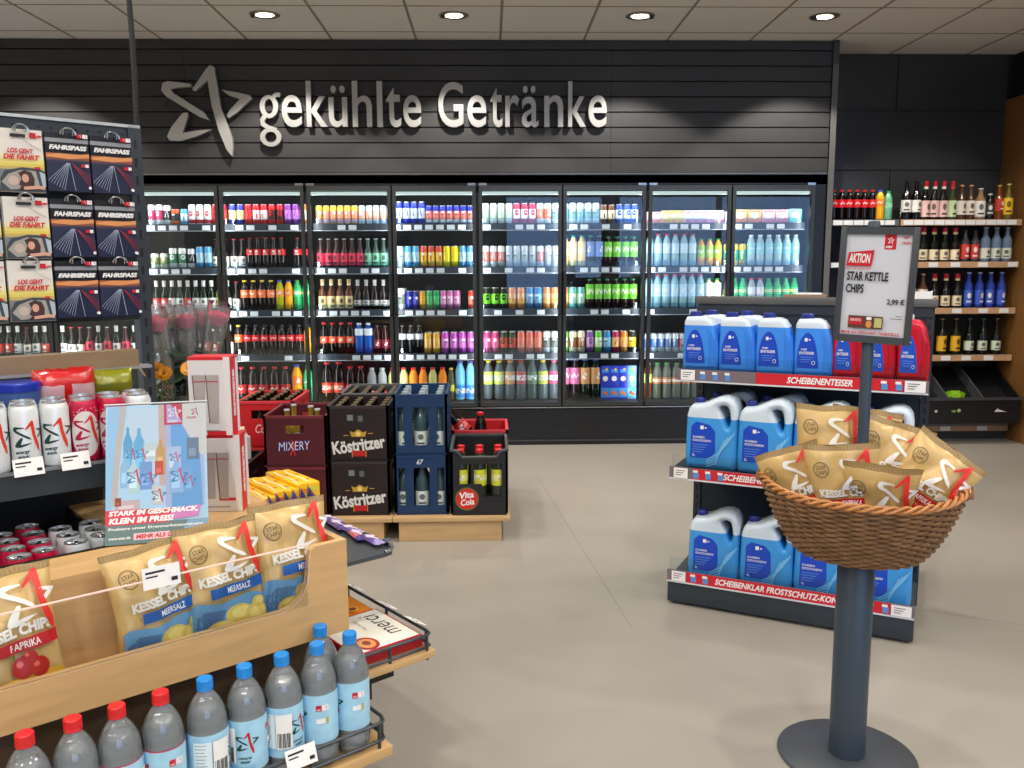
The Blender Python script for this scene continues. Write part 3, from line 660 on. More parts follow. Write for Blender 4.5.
b = B(); b.box(3.2, 4.17, -.05, .3, .12, .16, mat((110, 108, 104), .5)); b.box(3.2, 4.17, -.03, .0, .075, .12, WD2); b.obj('lower_ledge', sh)
for xx in (3.62, 3.92): b = B(); b.box(xx, xx+.08, -.035, -.03, .08, .115, TAGW); b.obj('price_tag', sh)
lamp('shelf_spot_light', 'SPOT', (3.5, 5.7, CEIL-.03), 85, target=(3.5, 6.9, 1.2), spot_size=radians(70), spot_blend=.6, shadow_soft_size=.06)
K.update({
 'wine': ('dark wine bottle, white label', 'bottle', lambda: glass_mesh((24, 20, 20), (225, 222, 215), (25, 22, 24), .038, .31, .014, .55, (.2, .5))),
 'rose': ('dark bottle, red neck, pink label', 'bottle', lambda: glass_mesh((40, 25, 22), (228, 190, 180), (190, 25, 40), .035, .30, .014, .5, (.08, .5), nl=(235, 225, 210))),
 'greenlab': ('green bottle with pale green label', 'bottle', lambda: glass_mesh((60, 70, 35), (200, 220, 170), (190, 35, 45), .035, .30, .014, .5, (.08, .5), nl=(200, 60, 60))),
 'whisky': ('brown spirit bottle, cream label', 'bottle', lambda: glass_mesh((80, 50, 30), (230, 220, 205), (225, 170, 110), .037, .27, .014, .55, (.15, .55))),
 'clearsp': ('pale spirit bottle, white cap', 'bottle', lambda: glass_mesh((150, 120, 85), (240, 236, 228), (232, 232, 232), .04, .245, .016, .6, (.1, .6))),
 'blacksp': ('black spirit bottle, dark label', 'bottle', lambda: glass_mesh((28, 24, 22), (60, 58, 56), (20, 20, 20), .036, .235, .015, .6, (.15, .55), nl=(210, 210, 210))),
 'ambersp': ('amber rum bottle, red label', 'bottle', lambda: glass_mesh((120, 60, 20), (190, 60, 30), (215, 190, 70), .035, .27, .014, .55, (.25, .6))),
 'yelsp': ('yellow label rum bottle', 'bottle', lambda: glass_mesh((110, 95, 30), (240, 195, 40), (235, 215, 120), .037, .28, .014, .55, (.15, .6))),
 'whitesp': ('clear spirit bottle, white label', 'bottle', lambda: glass_mesh((150, 150, 130), (235, 232, 225), (235, 228, 200), .038, .285, .014, .55, (.2, .6))),
 'sekt': ('dark sparkling bottle, red foil neck', 'bottle', lambda: glass_mesh((28, 30, 24), (232, 215, 180), (190, 20, 45), .036, .27, .016, .48, (.06, .36), nl=(240, 215, 160))),
 'redwhite_sp': ('clear spirit bottle, red white label', 'bottle', lambda: glass_mesh((60, 60, 60), (200, 60, 50), (50, 50, 50), .033, .25, .013, .6, (.1, .55))),
 'vodkablue': ('clear vodka bottle, yellow badge', 'bottle', lambda: glass_mesh((105, 125, 150), (215, 220, 200), (190, 195, 205), .037, .27, .015, .6, (.1, .4))),
 'bluesp': ('blue glass bottle', 'bottle', lambda: glass_mesh((35, 60, 150), (60, 90, 190), (190, 200, 230), .034, .28, .014, .6, (.1, .5))),
 'whwine': ('green wine bottle, white label', 'bottle', lambda: glass_mesh((22, 30, 24), (225, 225, 222), (30, 45, 38), .037, .29, .014, .52, (.1, .5))),
 'yelwine': ('green wine bottle, yellow label', 'bottle', lambda: glass_mesh((45, 50, 22), (225, 170, 30), (175, 130, 70), .037, .29, .014, .52, (.1, .52))),
 'dkwine': ('dark green wine bottle', 'bottle', lambda: glass_mesh((18, 36, 26), (205, 215, 190), (70, 110, 90), .036, .29, .014, .52, (.12, .38))),
 'cola15': ('tall cola bottle with red label', 'bottle', lambda: pet_mesh((34, 12, 10), (210, 20, 30), (200, 30, 35), .03, .235, (.42, .68))),
 'clear15': ('green soda bottle with green cap', 'bottle', lambda: pet_mesh((110, 175, 135), (130, 205, 160), (30, 160, 80), .031, .225, (.4, .6))),
})
RR = [(0, 2.68, 3.19, 'cola15*6 orange clear15*3', 'top left'), (0, 3.25, 4.17, 'wine*2 rose*3 greenlab whisky*2 clearsp blacksp ambersp yelsp whitesp*2', 'top right'),
      (1, 2.66, 3.0, 'gap cola15*2', 'second left'), (1, 3.23, 4.16, 'blacksp*2 sekt*4 redwhite_sp*2 vodkablue*3', 'second right'),
      (2, 3.22, 4.14, 'wine*2 whisky sekt*3 bluesp*4', 'third right'), (3, 3.26, 4.14, 'gap whwine*2 yelwine*2 dkwine*3', 'fourth right')]
for (i, x0, x1, spec, nm) in RR:
    ks = [k for k in expand(spec)]; ks = [k for k in ks if k != 'sekt' or True]; ws = [width(k) for k in ks]
    gp = (x1-x0-sum(ws))/max(1, len(ks)); gp = max(gp, .001); x = x0+gp/2; n = 0
    for k, w_ in zip(ks, ws):
        if x+w_ > x1+.02: break
        if k != 'gap':
            n += 1; put(k, x+w_/2, RSY+.075, RZ[i], '%s, %s from left on the %s wall shelf' % (K[k][0], ORD[n-1], nm), 'bottles on the %s wall shelf' % nm)
        x += w_+gp
# ------------------------------------------------------------------ crate stacks on the wooden platform
def holed(b, x0, x1, z0, z1, holes, y0, y1, m, swap=False, M=None):
    """upright wall with rectangular openings"""
    xs = sorted({x0, x1, *[h[0] for h in holes], *[h[1] for h in holes]}); zs_ = sorted({z0, z1, *[h[2] for h in holes], *[h[3] for h in holes]})
    for i in range(len(xs)-1):
        for j in range(len(zs_)-1):
            cx_, cz_ = (xs[i]+xs[i+1])/2, (zs_[j]+zs_[j+1])/2
            if any(h[0] < cx_ < h[1] and h[2] < cz_ < h[3] for h in holes): continue
            if swap: b.box(y0, y1, xs[i], xs[i+1], zs_[j], zs_[j+1], m, M)
            else: b.box(xs[i], xs[i+1], y0, y1, zs_[j], zs_[j+1], m, M)
def crate(x, y, z, w_, d_, h, c, label, group, holes, side_holes=None, rim=None, art=None, dip=0, nx=4, ny=5, div=True):
    t = thing('drinks_crate', label, 'crate', (x, y, z), 0, group)
    m = mat(c, .45, spec=.5); mr = mat(rim, .45) if rim else m
    b = B(); tk = .012
    holed(b, 0, w_, .012, h-.012-dip, holes, 0, tk, m); holed(b, 0, w_, .012, h-.012, holes if not dip else [], d_-tk, d_, m)
    sh_ = side_holes if side_holes is not None else [(d_*.32, d_*.68, h*.72, h*.84)]
    holed(b, 0, d_, .012, h-.012, sh_, 0, tk, m, swap=True); holed(b, 0, d_, .012, h-.012, sh_, w_-tk, w_, m, swap=True)
    b.box(.006, w_-.006, .006, d_-.006, 0, .014, m)
    b.obj('shell', t)
    b = B()
    if dip:
        b.tube([(.0, .004, h-.006), (.035, .004, h-.012), (.06, .004, h-dip), (w_-.06, .004, h-dip), (w_-.035, .004, h-.012), (w_, .004, h-.006)], .008, mr)
        b.box(0, .06, 0, tk, h-dip-.012, h-.012, m); b.box(w_-.06, w_, 0, tk, h-dip-.012, h-.012, m)
    else: b.box(-.004, w_+.004, -.004, tk, h-.014, h, mr)
    b.box(-.004, w_+.004, d_-tk, d_+.004, h-.014, h, mr); b.box(-.004, tk, -.004, d_, h-.014, h, mr); b.box(w_-tk, w_+.004, -.004, d_, h-.014, h, mr)
    b.obj('rim', t)
    if div:
        b = B()
        for i in range(1, nx): b.box(w_*i/nx-.002, w_*i/nx+.002, tk, d_-tk, .014, h*.5, m)
        for j in range(1, ny): b.box(tk, w_-tk, d_*j/ny-.002, d_*j/ny+.002, .014, h*.5, m)
        b.obj('divider', t)
    if art:
        b = B(); b.decal(art, lambda xx, zz, l: (xx, -.0005-l, zz), 0); b.obj('printed_sign', t)
    return t
PLW = wood((196, 160, 112), axis=0, amt=.10)
for (x0, x1, nm) in ((-1.65, -.508, 'left half of the low wooden platform under the beer crates'), (-.505, .10, 'right half of the low wooden platform under the blue and cola crates')):
    t = thing('crate_platform', nm, 'platform', (0, 4.3, 0))
    b = B(); b.box(x0, x1, 0, 1.05, .105, .128, PLW, bev=.002); b.obj('top_board', t)
    b = B(); b.box(x0+.03, x1-.045, .02, .045, 0, .105, PLW); b.obj('front_board', t)
    b = B(); b.box(x1-.06, x1-.045, .045, 1.0, 0, .105, PLW); b.box(x0+.03, x0+.045, .045, 1.0, 0, .105, PLW); b.obj('side_board', t)
def kart(h):
    W_ = mat((215, 212, 205), .5); G_ = mat((185, 145, 50), .45); R_ = mat((180, 20, 30), .5)
    return [(Ci(.155, h-.068, .068, 24, .04), mat((10, 8, 9), .6)), (Rc(.10, h-.075, .13, h-.045), mat((120, 118, 115), .5)), (Rc(.155, h-.08, .18, h-.05), mat((95, 92, 90), .5)),
            (Pg((.12, .128), (.19, .128), (.198, .158), (.18, .150), (.155, .166), (.13, .150), (.112, .158)), G_), (Ci(.155, .142, .013, 10), mat((230, 205, 120), .4)), (Rc(.08, .133, .105, .137), G_), (Rc(.205, .143, .23, .147), G_),
            (T('Köstritzer', .02, .052, .292, .120, bold=.035, rot=.13), W_), (Rc(.125, .026, .19, .056), R_), (Rc(.120, .022, .124, .06), G_), (Rc(.191, .022, .195, .06), G_)]
KC = (34, 18, 18)
def crate_bottles(x, y, z, w_, d_, nx, ny, kind, txt, group, rows=None):
    n = 0
    for j in range(ny):
        for i in range(nx):
            if rows and j not in rows: continue
            put(kind, x+w_*(i+.5)/nx, y+d_*(j+.5)/ny, z+.015, '%s, %s from left in row %s of %s' % (K[kind][0].split(',')[0], ORD[i], ORD[j], txt), group)
K['kbeer'] = ('brown beer bottle, pale cap', 'bottle', lambda: glass_mesh((38, 22, 14), (190, 180, 150), (118, 106, 80), .029, .262, .0125, .52, (.1, .42)))
K['mineral'] = ('clear mineral water bottle', 'bottle', lambda: glass_mesh((58, 78, 84), (215, 225, 215), (175, 190, 195), .036, .295, .014, .5, (.1, .36), nl=(200, 215, 210)))
K['lemonade'] = ('lemon soda bottle, red cap', 'bottle', lambda: pet_mesh((55, 60, 45), (215, 215, 60), (215, 25, 35), .038, .325, (.42, .68), lab2=(235, 235, 150)))
K['colaleft'] = ('cola bottle with red cap', 'bottle', lambda: pet_mesh((36, 14, 12), (190, 25, 32), (205, 25, 30), .037, .285, (.25, .5), lab2=(215, 120, 110)))
K['goldbeer'] = ('clear bottle of golden beer mix', 'bottle', lambda: glass_mesh((150, 120, 40), (215, 215, 225), (200, 200, 200), .03, .25, .0125, .5, (.1, .4)))
for (x, y, nm) in ((-.83, 4.35, 'front'), (-.84, 4.79, 'rear')):
    for j, z in enumerate((.129, .418)):
        wh = ('top' if j else 'bottom')+' of the '+nm+' stack'
        crate(x, y, z, .31, .40, .287, KC if nm == 'front' else (60, 60, 62), 'dark brown beer crate left of the blue crates, '+wh, 'dark beer crates', [(.095, .215, .19, .245)] if nm == 'rear' else [], art=kart(.287) if nm == 'front' else None, rim=(50, 42, 42) if nm == 'front' else (95, 96, 98))
crate_bottles(-.83, 4.35, .418, .31, .40, 4, 5, 'kbeer', 'the front dark beer crate', 'bottles in the front dark beer crate')
crate_bottles(-.84, 4.79, .418, .31, .40, 4, 5, 'kbeer', 'the rear dark beer crate', 'bottles in the rear dark beer crate')
BLU = (10, 48, 88)
for j, z in enumerate((.129, .446)):
    crate(-.495, 4.35, z, .275, .42, .316, BLU, 'blue plastic water crate, '+('top' if j else 'bottom')+' of its stack', 'blue water crates', [(.02, .055, .05, .25), (.098, .18, .05, .25), (.22, .256, .05, .25)], side_holes=[(.05, .15, .05, .25), (.2, .34, .05, .25)],
          art=None if j else [(T('67', .115, .268, .15, .295, bold=.02, shear=.3), mat((215, 220, 225), .5))], nx=3, ny=4, div=False)
    crate_bottles(-.495, 4.35, z, .275, .42, 3, 4, 'mineral', 'the %s blue crate' % ('upper' if j else 'lower'), 'water bottles in the %s blue crate' % ('upper' if j else 'lower'), rows=(0, 1) if not j else None)
badge = [(Ci(.083, .088, .062, 28), mat((60, 110, 40), .4)), (Ci(.083, .088, .056, 28), mat((205, 35, 25), .4)), (T('Vita', .045, .092, .118, .126, bold=.03, shear=.2, rot=.12), WHITE), (T('Cola', .05, .055, .12, .088, bold=.03, shear=.2, rot=.12), WHITE)]
crate(-.205, 4.33, .129, .295, .40, .352, (22, 22, 24), 'black plastic crate with round red badge on the platform corner', 'cola crates', [(.045, .105, .165, .27), (.12, .195, .165, .27), (.21, .262, .165, .27), (.16, .26, .10, .165)], side_holes=[(.05, .18, .12, .27), (.22, .35, .12, .27)], rim=(70, 72, 74), art=badge, dip=.045, nx=3, ny=4, div=False)
crate_bottles(-.205, 4.335, .129, .295, .40, 3, 4, 'lemonade', 'the black badge crate', 'bottles in the black badge crate', rows=(0, 1))
crate(-.215, 4.79, .129, .315, .36, .36, (175, 16, 28), 'red plastic crate holding loose cola bottles behind the black crate', 'red crates', [], rim=(205, 60, 65), art=[(T('III', .21, .25, .245, .32), WHITE)], nx=3, ny=4, div=False)
o = put('colaleft', -.055, 4.84, .30, 'cola bottle standing upright in the red crate', 'loose cola bottles in the red crate')
o = put('colaleft', -.235, 4.86, .315, 'cola bottle leaning to the left out of the red crate', 'loose cola bottles in the red crate'); o.rotation_euler = (0, -.75, 0); o.location = (-.09, 4.87, .42)
for j, z in enumerate((.129, .395)):
    crate(-1.15, 4.33, z, .318, .42, .265, (78, 16, 28), 'dark red beer mix crate, '+('top' if j else 'bottom')+' of its stack', 'dark red crates', [(.108, .205, .172, .215)] if j else [], rim=(110, 35, 45),
          art=[(T('MIXERY', .07, .085, .235, .135, bold=.012, shear=.15, rot=.05), mat((60, 80, 190), .4)), (T('X', .128, .06, .165, .14, bold=.01, shear=.3), mat((215, 40, 50), .4)), (T('MIXERY', .073, .089, .232, .131, bold=-.012, shear=.15, rot=.05), mat((225, 225, 235), .4))] if j else None, nx=4, ny=5)
for (i, jx, jy) in ((0, .1, .09), (1, .255, .1), (2, .2, .2), (3, .1, .25)):
    put('goldbeer', -1.15+jx, 4.33+jy, .43, 'golden beer mix bottle, %s from the front in the dark red crate' % ORD[i], 'bottles in the dark red crate')
for j, z in enumerate((.129, .397)):
    crate(-1.42, 4.80, z, .315, .44, .266, (190, 18, 28), 'bright red soda crate, '+('top' if j else 'bottom')+' of its stack', 'red crates', [(.08, .24, .165, .215)], art=[(T('Coca-Cola', .10, .085, .30, .135, bold=.01, shear=.3), mat((235, 190, 190), .4))] if j else None, rim=(205, 50, 55))
crate_bottles(-1.42, 4.80, .397, .315, .44, 4, 5, 'kbeer', 'the bright red crate', 'bottles in the bright red crate')
crate(-1.56, 4.32, .129, .31, .38, .275, (22, 22, 24), 'black crate under the small cardboard box', 'dark beer crates', [(.1, .21, .18, .23)])
t = thing('cardboard_box', 'small open cardboard box on the black crate beside the red crate', 'box', (-1.36, 4.5, .404), .5)
CB = mat((205, 190, 165), .8); CBW = mat((215, 212, 205), .7)
b = B()
for a in ((-.08, .08, -.06, -.057), (-.08, .08, .057, .06), (-.08, -.077, -.06, .06), (.077, .08, -.06, .06)): b.box(a[0], a[1], a[2], a[3], 0, .12, CBW)
b.box(-.08, .08, -.06, .06, 0, .003, CB); b.obj('carton_body', t)
b = B(); b.prism([(-.08, .12), (.08, .12), (.085, .15), (-.075, .15)], 0, .003, lambda x, y, q: (x, .06+q+(y-.12), y), CB); b.prism([(-.06, .12), (.06, .12), (.06, .155), (-.06, .155)], 0, .003, lambda x, y, q: (-.08-(y-.12)*.9, x, y), CB); b.obj('flap', t)

# ------------------------------------------------------------------ windscreen fluid gondola
TH2 = radians(62.2); E_ = Vector((sin(TH2), -cos(TH2), 0)); M_ = Vector((cos(TH2), sin(TH2), 0)); W0 = Vector((.739, 3.449, 0)); RZ2 = math.atan2(E_.y, E_.x)
def wg(u, v, z): return W0+E_*u+M_*v+Vector((0, 0, z))
GM = mat((42, 50, 58), .42, spec=.5); GP = mat((24, 40, 52), .5); GL2 = mat((150, 150, 148), .45)
gon = thing('fluid_display_gondola', 'dark metal display gondola with three shelves of windscreen fluid', 'gondola', W0, RZ2)
b = B(); b.box(.0, .94, 0, .44, .012, .10, GM, bev=.004); b.box(.02, .92, .03, .85, 0, .012, BLACK); b.box(0, .94, .46, .88, .012, .10, GM, bev=.004); b.obj('base', gon)
b = B(); b.box(0, .94, .0, .44, .10, .106, mat((70, 78, 80), .5)); b.obj('base_deck', gon)
b = B(); b.box(.03, .91, .425, .455, .10, 1.235, GP)
for z in (.30, .50, .75, .93): b.box(.03, .91, .4235, .425, z, z+.004, mat((14, 20, 26), .6))
b.box(.03, .91, .420, .455, 1.0, 1.20, GM); b.obj('back_panel', gon)
b = B(); b.box(-.012, .952, .40, .49, 1.24, 1.272, mat((86, 86, 84), .4), bev=.004); b.box(0, .94, .41, .47, 1.20, 1.24, GM); b.obj('cap_rail', gon)
for x0 in (-.004, .912):
    b = B(); b.box(x0, x0+.032, .415, .465, .0, 1.24, GM)
    for k in range(26): b.box(x0+.011, x0+.021, .4145, .416, .14+k*.042, .165+k*.042, BLACK)
    b.obj('upright', gon)
TXT = {0: ('SCHEIBENKLAR FROSTSCHUTZ-KONZENTRAT', .20, .80), 1: ('SCHEIBENREINIGER', .22, .50), 2: ('SCHEIBENENTEISER', .44, .68)}
SW = mat((150, 120, 128), .4); SR = mat((205, 30, 45), .4); PBL = mat((90, 140, 205), .4)
def rail(i, v0, z, nm):
    b = B(); b.box(.0, .94, v0-.006, v0, z-.044, z+.002, mat((120, 105, 112), .4)); b.box(0, .94, v0-.008, v0, z-.05, z-.044, mat((210, 212, 214), .4))
    f = lambda x, y, l: (x, v0-.006-l, y)
    txt, a, c = TXT[i]; cy_ = z-.021
    sh_ = [(Rc(a-.12, z-.043, .86, z+.001), SR), (T(txt, a, cy_-.013, c, cy_+.013, bold=.03, shear=.25), WHITE)]
    for q in (.1, .15, .20, .78, .83, .71):
        if not (a-.02 < q < c+.02): sh_ += [(Rc(q, cy_-.017, q+.022, cy_+.006), PBL), (Rc(q-.002, cy_+.006, q+.018, cy_+.016), WHITE)]
    sh_ += [(Rc(.02, z-.042, .078, z), PAPER), (Rc(.86, z-.042, .93, z+.0), PAPER)]
    for q in (.028, .87):
        for k in range(3): sh_.append((Rc(q, z-.012-k*.009, q+.04-k*.008, z-.0095-k*.009), INK))
    b.decal(sh_, f); r = b.obj('label_rail', gon)
    b = B(); b.box(.01, .93, v0+.004, v0+.007, z, z+.055, clear((248, 252, 252), .05, ior=1.25)); b.obj('acrylic_guard', r)
rail(0, 0, .150, 'bottom'); 
b = B(); b.box(.002, .938, .002, .05, .10, .104, GM); b.obj('deck_lip', gon)
for i, v0, z in ((1, 0, .590), (2, .075, .985)):
    b = B(); b.box(.006, .934, v0, .42, z-.028, z-.008, GM)
    for x0 in (.006, .93): b.prism([(v0+.02, z-.03), (.42, z-.03), (.42, z-.09)], x0, x0+.004, lambda x, y, t_: (t_, x, y), GM)
    b.obj('metal_shelf', gon); rail(i, v0, z, '')
BLF = mat((58, 150, 220), .25, spec=.6); BLT = mat((30, 100, 185), .25, spec=.6); WHT = mat((205, 218, 228), .3, spec=.5); DBL = mat((18, 70, 190), .35); CAPB = mat((24, 40, 125), .4)
def split_z(bm, zs_):
    for z in zs_: bmesh.ops.bisect_plane(bm, geom=list(bm.verts)+list(bm.edges)+list(bm.faces), plane_co=(0, 0, z), plane_no=(0, 0, 1))
def two_tone(bm, z, m_lo, m_hi):
    b = B(); lo, hi = b.mi(m_lo), b.mi(m_hi); split_z(bm, [z]); b.bm.free(); b.bm = bm
    for f in bm.faces: f.material_index = hi if f.calc_center_median().z > z else lo
    return b
def txtlines(b, x, z, w_, f, big=True):
    pass
def jug_parts(fluid, lab_c, cap_c):
    """five litre canister with its handle on the right"""
    out = smooth_loop([(.006, 0, 1), (.012, .155), (.002, .205), (.012, .245), (.03, .262, 1), (.065, .266, 1), (.10, .285), (.15, .302), (.19, .292), (.205, .255), (.204, .20), (.205, .10), (.203, 0, 1)], 5)
    out = [(.004, .01), (.0, .06), (.002, .15), (.004, .215), (.012, .245), (.026, .262), (.066, .267), (.085, .274), (.11, .288), (.14, .299), (.165, .301), (.188, .292), (.202, .270), (.207, .235), (.206, .15), (.207, .05), (.203, .01), (.195, 0), (.012, 0)]
    hole = smooth_loop([(.130, .255), (.152, .267), (.172, .258), (.180, .225), (.180, .192), (.172, .176), (.163, .185), (.150, .215)], 3)
    bm = curve_solid([out, hole], .062, .022); b = two_tone(bm, .212, fluid, WHT)
    f = lambda x, y, l: (x, -.0622-l, y)
    sh_ = [(Pg((.022, .045), (.105, .045), (.125, .075), (.122, .16), (.10, .185), (.045, .195), (.025, .175)), lab_c), (Rc(.062, .165, .076, .180), WHITE), (Rc(.080, .169, .088, .174), WHITE), (T('SCHEIBEN', .032, .128, .080, .136, bold=.02), WHITE), (T('FROSTSCHUTZ-KONZENTRAT', .032, .114, .108, .123, bold=.02), WHITE)]
    for k in range(4): sh_.append((Rc(.032, .100-k*.010, .095-.008*k, .102-k*.010), mat((120, 170, 235), .4)))
    sh_ += [(T('5L', .032, .052, .044, .062, bold=.02), WHITE)]
    for k in range(4): # moulded ribs sweeping from handle to foot
        pts = [(.200-.012*k, .16-.01*k), (.17-.01*k, .11-.012*k), (.13, .065-.012*k), (.09, .040-.009*k)]
        sh_.append((Line([tuple(p) for p in pts], .005), mat((120, 190, 238), .25)))
    b.decal(sh_, f); body = b.obj('canister', link=False, sharp=.7)
    b = B(); b.lathe([(0, 0), (.020, 0), (.021, .004), (.021, .020), (.018, .026), (0, .026)], cap_c, 18, o=(.045, 0, .262)); return [('fluid_canister', body), ('cap', b.obj('cap', link=False, sharp=.5))]
def bottle_jug_parts(fluid, top, lab_c, cap_c):
    """tapering three litre bottle with ribbed right shoulder"""
    out = [(.002, .008), (.0, .10), (.006, .20), (.016, .218), (.06, .221), (.10, .220), (.122, .212), (.140, .19), (.156, .15), (.166, .10), (.168, .05), (.166, .008), (.16, 0), (.008, 0)]
    bm = curve_solid([out], .05, .018); b = two_tone(bm, .186, fluid, top)
    f = lambda x, y, l: (x, -.0502-l, y)
    lab = smooth_loop([(.016, .03, 1), (.016, .09), (.028, .14), (.052, .168), (.078, .155), (.095, .11), (.104, .06), (.106, .03, 1)], 4)
    sh_ = [(Pg(*lab), lab_c), (Rc(.045, .135, .057, .148), WHITE), (Rc(.062, .139, .069, .144), WHITE), (T('SCHEIBEN', .030, .100, .056, .107, bold=.02), WHITE), (T('ENTEISER', .024, .084, .088, .095, bold=.02), WHITE)]
    for k in range(3): sh_.append((Rc(.03, .072-k*.009, .085-.008*k, .0735-k*.009), mat((130, 175, 240), .4)))
    sh_.append((Ring(.085, .052, .008, .002, 12), WHITE))
    b.decal(sh_, f)
    for k in range(4): b.tube([(.116+k*.011, -.049, .178-k*.012), (.122+k*.0105, -.050, .14-k*.01), (.126+k*.010, -.050, .10), (.127+k*.010, -.049, .02)], .0035, fluid, 5)
    body = b.obj('jug', link=False, sharp=.7)
    b = B(); b.lathe([(0, 0), (.028, 0), (.029, .004), (.028, .018), (.024, .022), (0, .022)], cap_c, 18, o=(.048, 0, .219)); return [('fluid_jug', body), ('cap', b.obj('cap', link=False, sharp=.5))]
JB = jug_parts(BLF, DBL, CAPB); TB = bottle_jug_parts(mat((62, 140, 232), .25, spec=.6), WHT, DBL, CAPB); TR = bottle_jug_parts(mat((190, 15, 40), .25, spec=.6), mat((200, 20, 45), .25), mat((25, 80, 190), .35), mat((225, 225, 228), .4))
def place(parts, u, v, z, label, cat, group, dr=0):
    o = mesh_obj(parts[0][0], parts[0][1], None, wg(u, v, z), (0, 0, RZ2+dr))
    for n_, me in parts[1:]: mesh_obj(n_, me, o)
    return tag(o, label, cat, group)
for i, u in enumerate((.072, .285, .497, .715)):
    place(JB, u, .10, .107, 'blue five litre fluid canister, %s from left on the bottom gondola shelf' % ORD[i], 'canister', 'blue canisters on the bottom shelf', dr=random.uniform(-.03, .03))
for i, (u, v) in enumerate(((.052, .10), (.262, .10), (.475, .11), (.69, .12))):
    place(JB, u, v, .583, 'blue five litre fluid canister, %s from left on the middle gondola shelf' % ORD[i], 'canister', 'blue canisters on the middle shelf', dr=random.uniform(-.03, .03))
place(JB, .085, .26, .583, 'blue fluid canister half hidden behind the first on the middle shelf', 'canister', 'blue canisters on the middle shelf')
place(JB, .29, .26, .583, 'blue fluid canister half hidden behind the second on the middle shelf', 'canister', 'blue canisters on the middle shelf')
for i, u in enumerate((.008, .157, .305, .453)):
    place(TB, u, .17, .978, 'blue de-icer jug, %s from left on the top gondola shelf' % ORD[i], 'jug', 'blue de-icer jugs on the top shelf', dr=.02).scale = (.88, 1, 1)
    if i < 2: place(TB, u+.035, .30, .978, 'blue de-icer jug in the second row behind the %s jug' % ORD[i], 'jug', 'blue de-icer jugs on the top shelf').scale = (.88, 1, 1)
for i, u in enumerate((.598, .712, .826)):
    place(TR, u, .17, .978, ['red fluid jug next to the blue jugs on the top shelf', 'middle red fluid jug below the price sign', 'red fluid jug at the right end of the top shelf'][i], 'jug', 'red fluid jugs on the top shelf', dr=0).scale = (.66, 1, 1.02)
# leaflets and a small tray lying on the gondola top
t = thing('leaflet_stack', 'stack of brown and white leaflets lying on the gondola top', 'leaflets', wg(.36, .45, 1.273), RZ2)
b = B(); b.box(0, .17, -.03, .03, 0, .012, mat((150, 125, 105), .6)); b.box(.05, .15, -.03, .03, .012, .018, PAPER); b.obj('leaflet', t)
t = thing('white_tray', 'white plastic tray at the right end of the gondola top', 'tray', wg(.80, .44, 1.273), RZ2)
b = B(); b.box(0, .13, -.03, .04, 0, .006, WHITE); b.box(0, .13, -.034, -.03, 0, .03, WHITE); b.box(.126, .13, -.03, .04, 0, .03, WHITE); b.obj('tray_body', t)

# ------------------------------------------------------------------ wicker basket on its pole
PX, PY = 1.025, 2.30
PM = mat((50, 62, 74), .38, spec=.5)
st = thing('basket_stand', 'dark grey metal stand with round foot carrying basket and price sign', 'stand', (PX, PY, 0))
b = B(); b.lathe([(0, 0), (.188, 0), (.192, .003), (.190, .008), (.184, .011), (.05, .012), (0, .012)], mat((66, 70, 74), .42), 56); b.obj('foot_plate', st)
b = B(); b.lathe([(.0, .012), (.05, .012), (.05, .60), (.048, .603), (0, .603)], PM, 28); b.obj('lower_tube', st)
b = B(); b.lathe([(0, .603), (.0155, .603), (.0155, 1.52), (.013, 1.525), (0, 1.525)], PM, 18); b.obj('upper_rod', st)
BR = radians(-25)
WK = mat((126, 92, 60), .55, noise_amt=.32, noise_scale=28, bump=.2); WK2 = mat((182, 122, 66), .5, noise_amt=.22, noise_scale=30); WKD = mat((110, 72, 42), .6)
bk = thing('wicker_basket', 'oval woven wicker basket of crisp bags on the pole stand', 'basket', (PX, PY, .604), BR)
RA, RB, RH = .264, .200, .185
def bp(th, t_, off=0):
    k = t_**.62; a = .140+(RA-.140)*k+off; c = .105+(RB-.105)*k+off
    z = t_*RH+ (t_**2)*(.030*abs(cos(th))**4-.004)
    return Vector((a*cos(th), c*sin(th), z))
b = B(); ns = 44
for i in range(ns):
    th = 2*pi*i/ns; b.tube([bp(th, k/7) for k in range(8)], .0032, WK, 5)
b.obj('stake', bk)['kind'] = 'stuff'
b = B(); rows = 25; seg = ns*4
for r_ in range(rows):
    t_ = (r_+.5)/rows
    b.tube([bp(2*pi*i/seg, t_, .0055*cos(pi*(i/4+r_))) for i in range(seg)], .0041 if r_ > 12 else .0044, WK, 5, closed=True)
b.obj('woven_side', bk)['kind'] = 'stuff'
b = B()
for q in range(3):
    pts = []
    for i in range(220):
        th = 2*pi*i/220; ph = th*17+q*2*pi/3; p = bp(th, 1.02); n_ = Vector((cos(th), sin(th), 0)); pts.append(p+n_*.007*cos(ph)+Vector((0, 0, .0075*sin(ph)+.003)))
    b.tube(pts, .0046, WK2, 6, closed=True)
b.obj('braided_rim', bk)
for sx in (-1, 1):
    b = B()
    for q in range(2):
        pts = [Vector((sx*(RA+.0+.006*q), .060*cos(a), RH+.018+.022*sin(a))) for a in [pi*i/14 for i in range(15)]]; b.tube(pts, .0055, WKD, 6)
    b.obj('handle', bk)
b = B(); b.lathe([(0, 0), (.135, 0), (.142, .004), (.137, .009), (0, .009)], WKD, 36, sy=.74)
for q in (0, 1): b.tube([Vector((.143*cos(a), .108*sin(a), .004+q*.008)) for a in [2*pi*i/60 for i in range(60)]], .0055, WK, 6, closed=True)
b.obj('basket_bottom', bk)

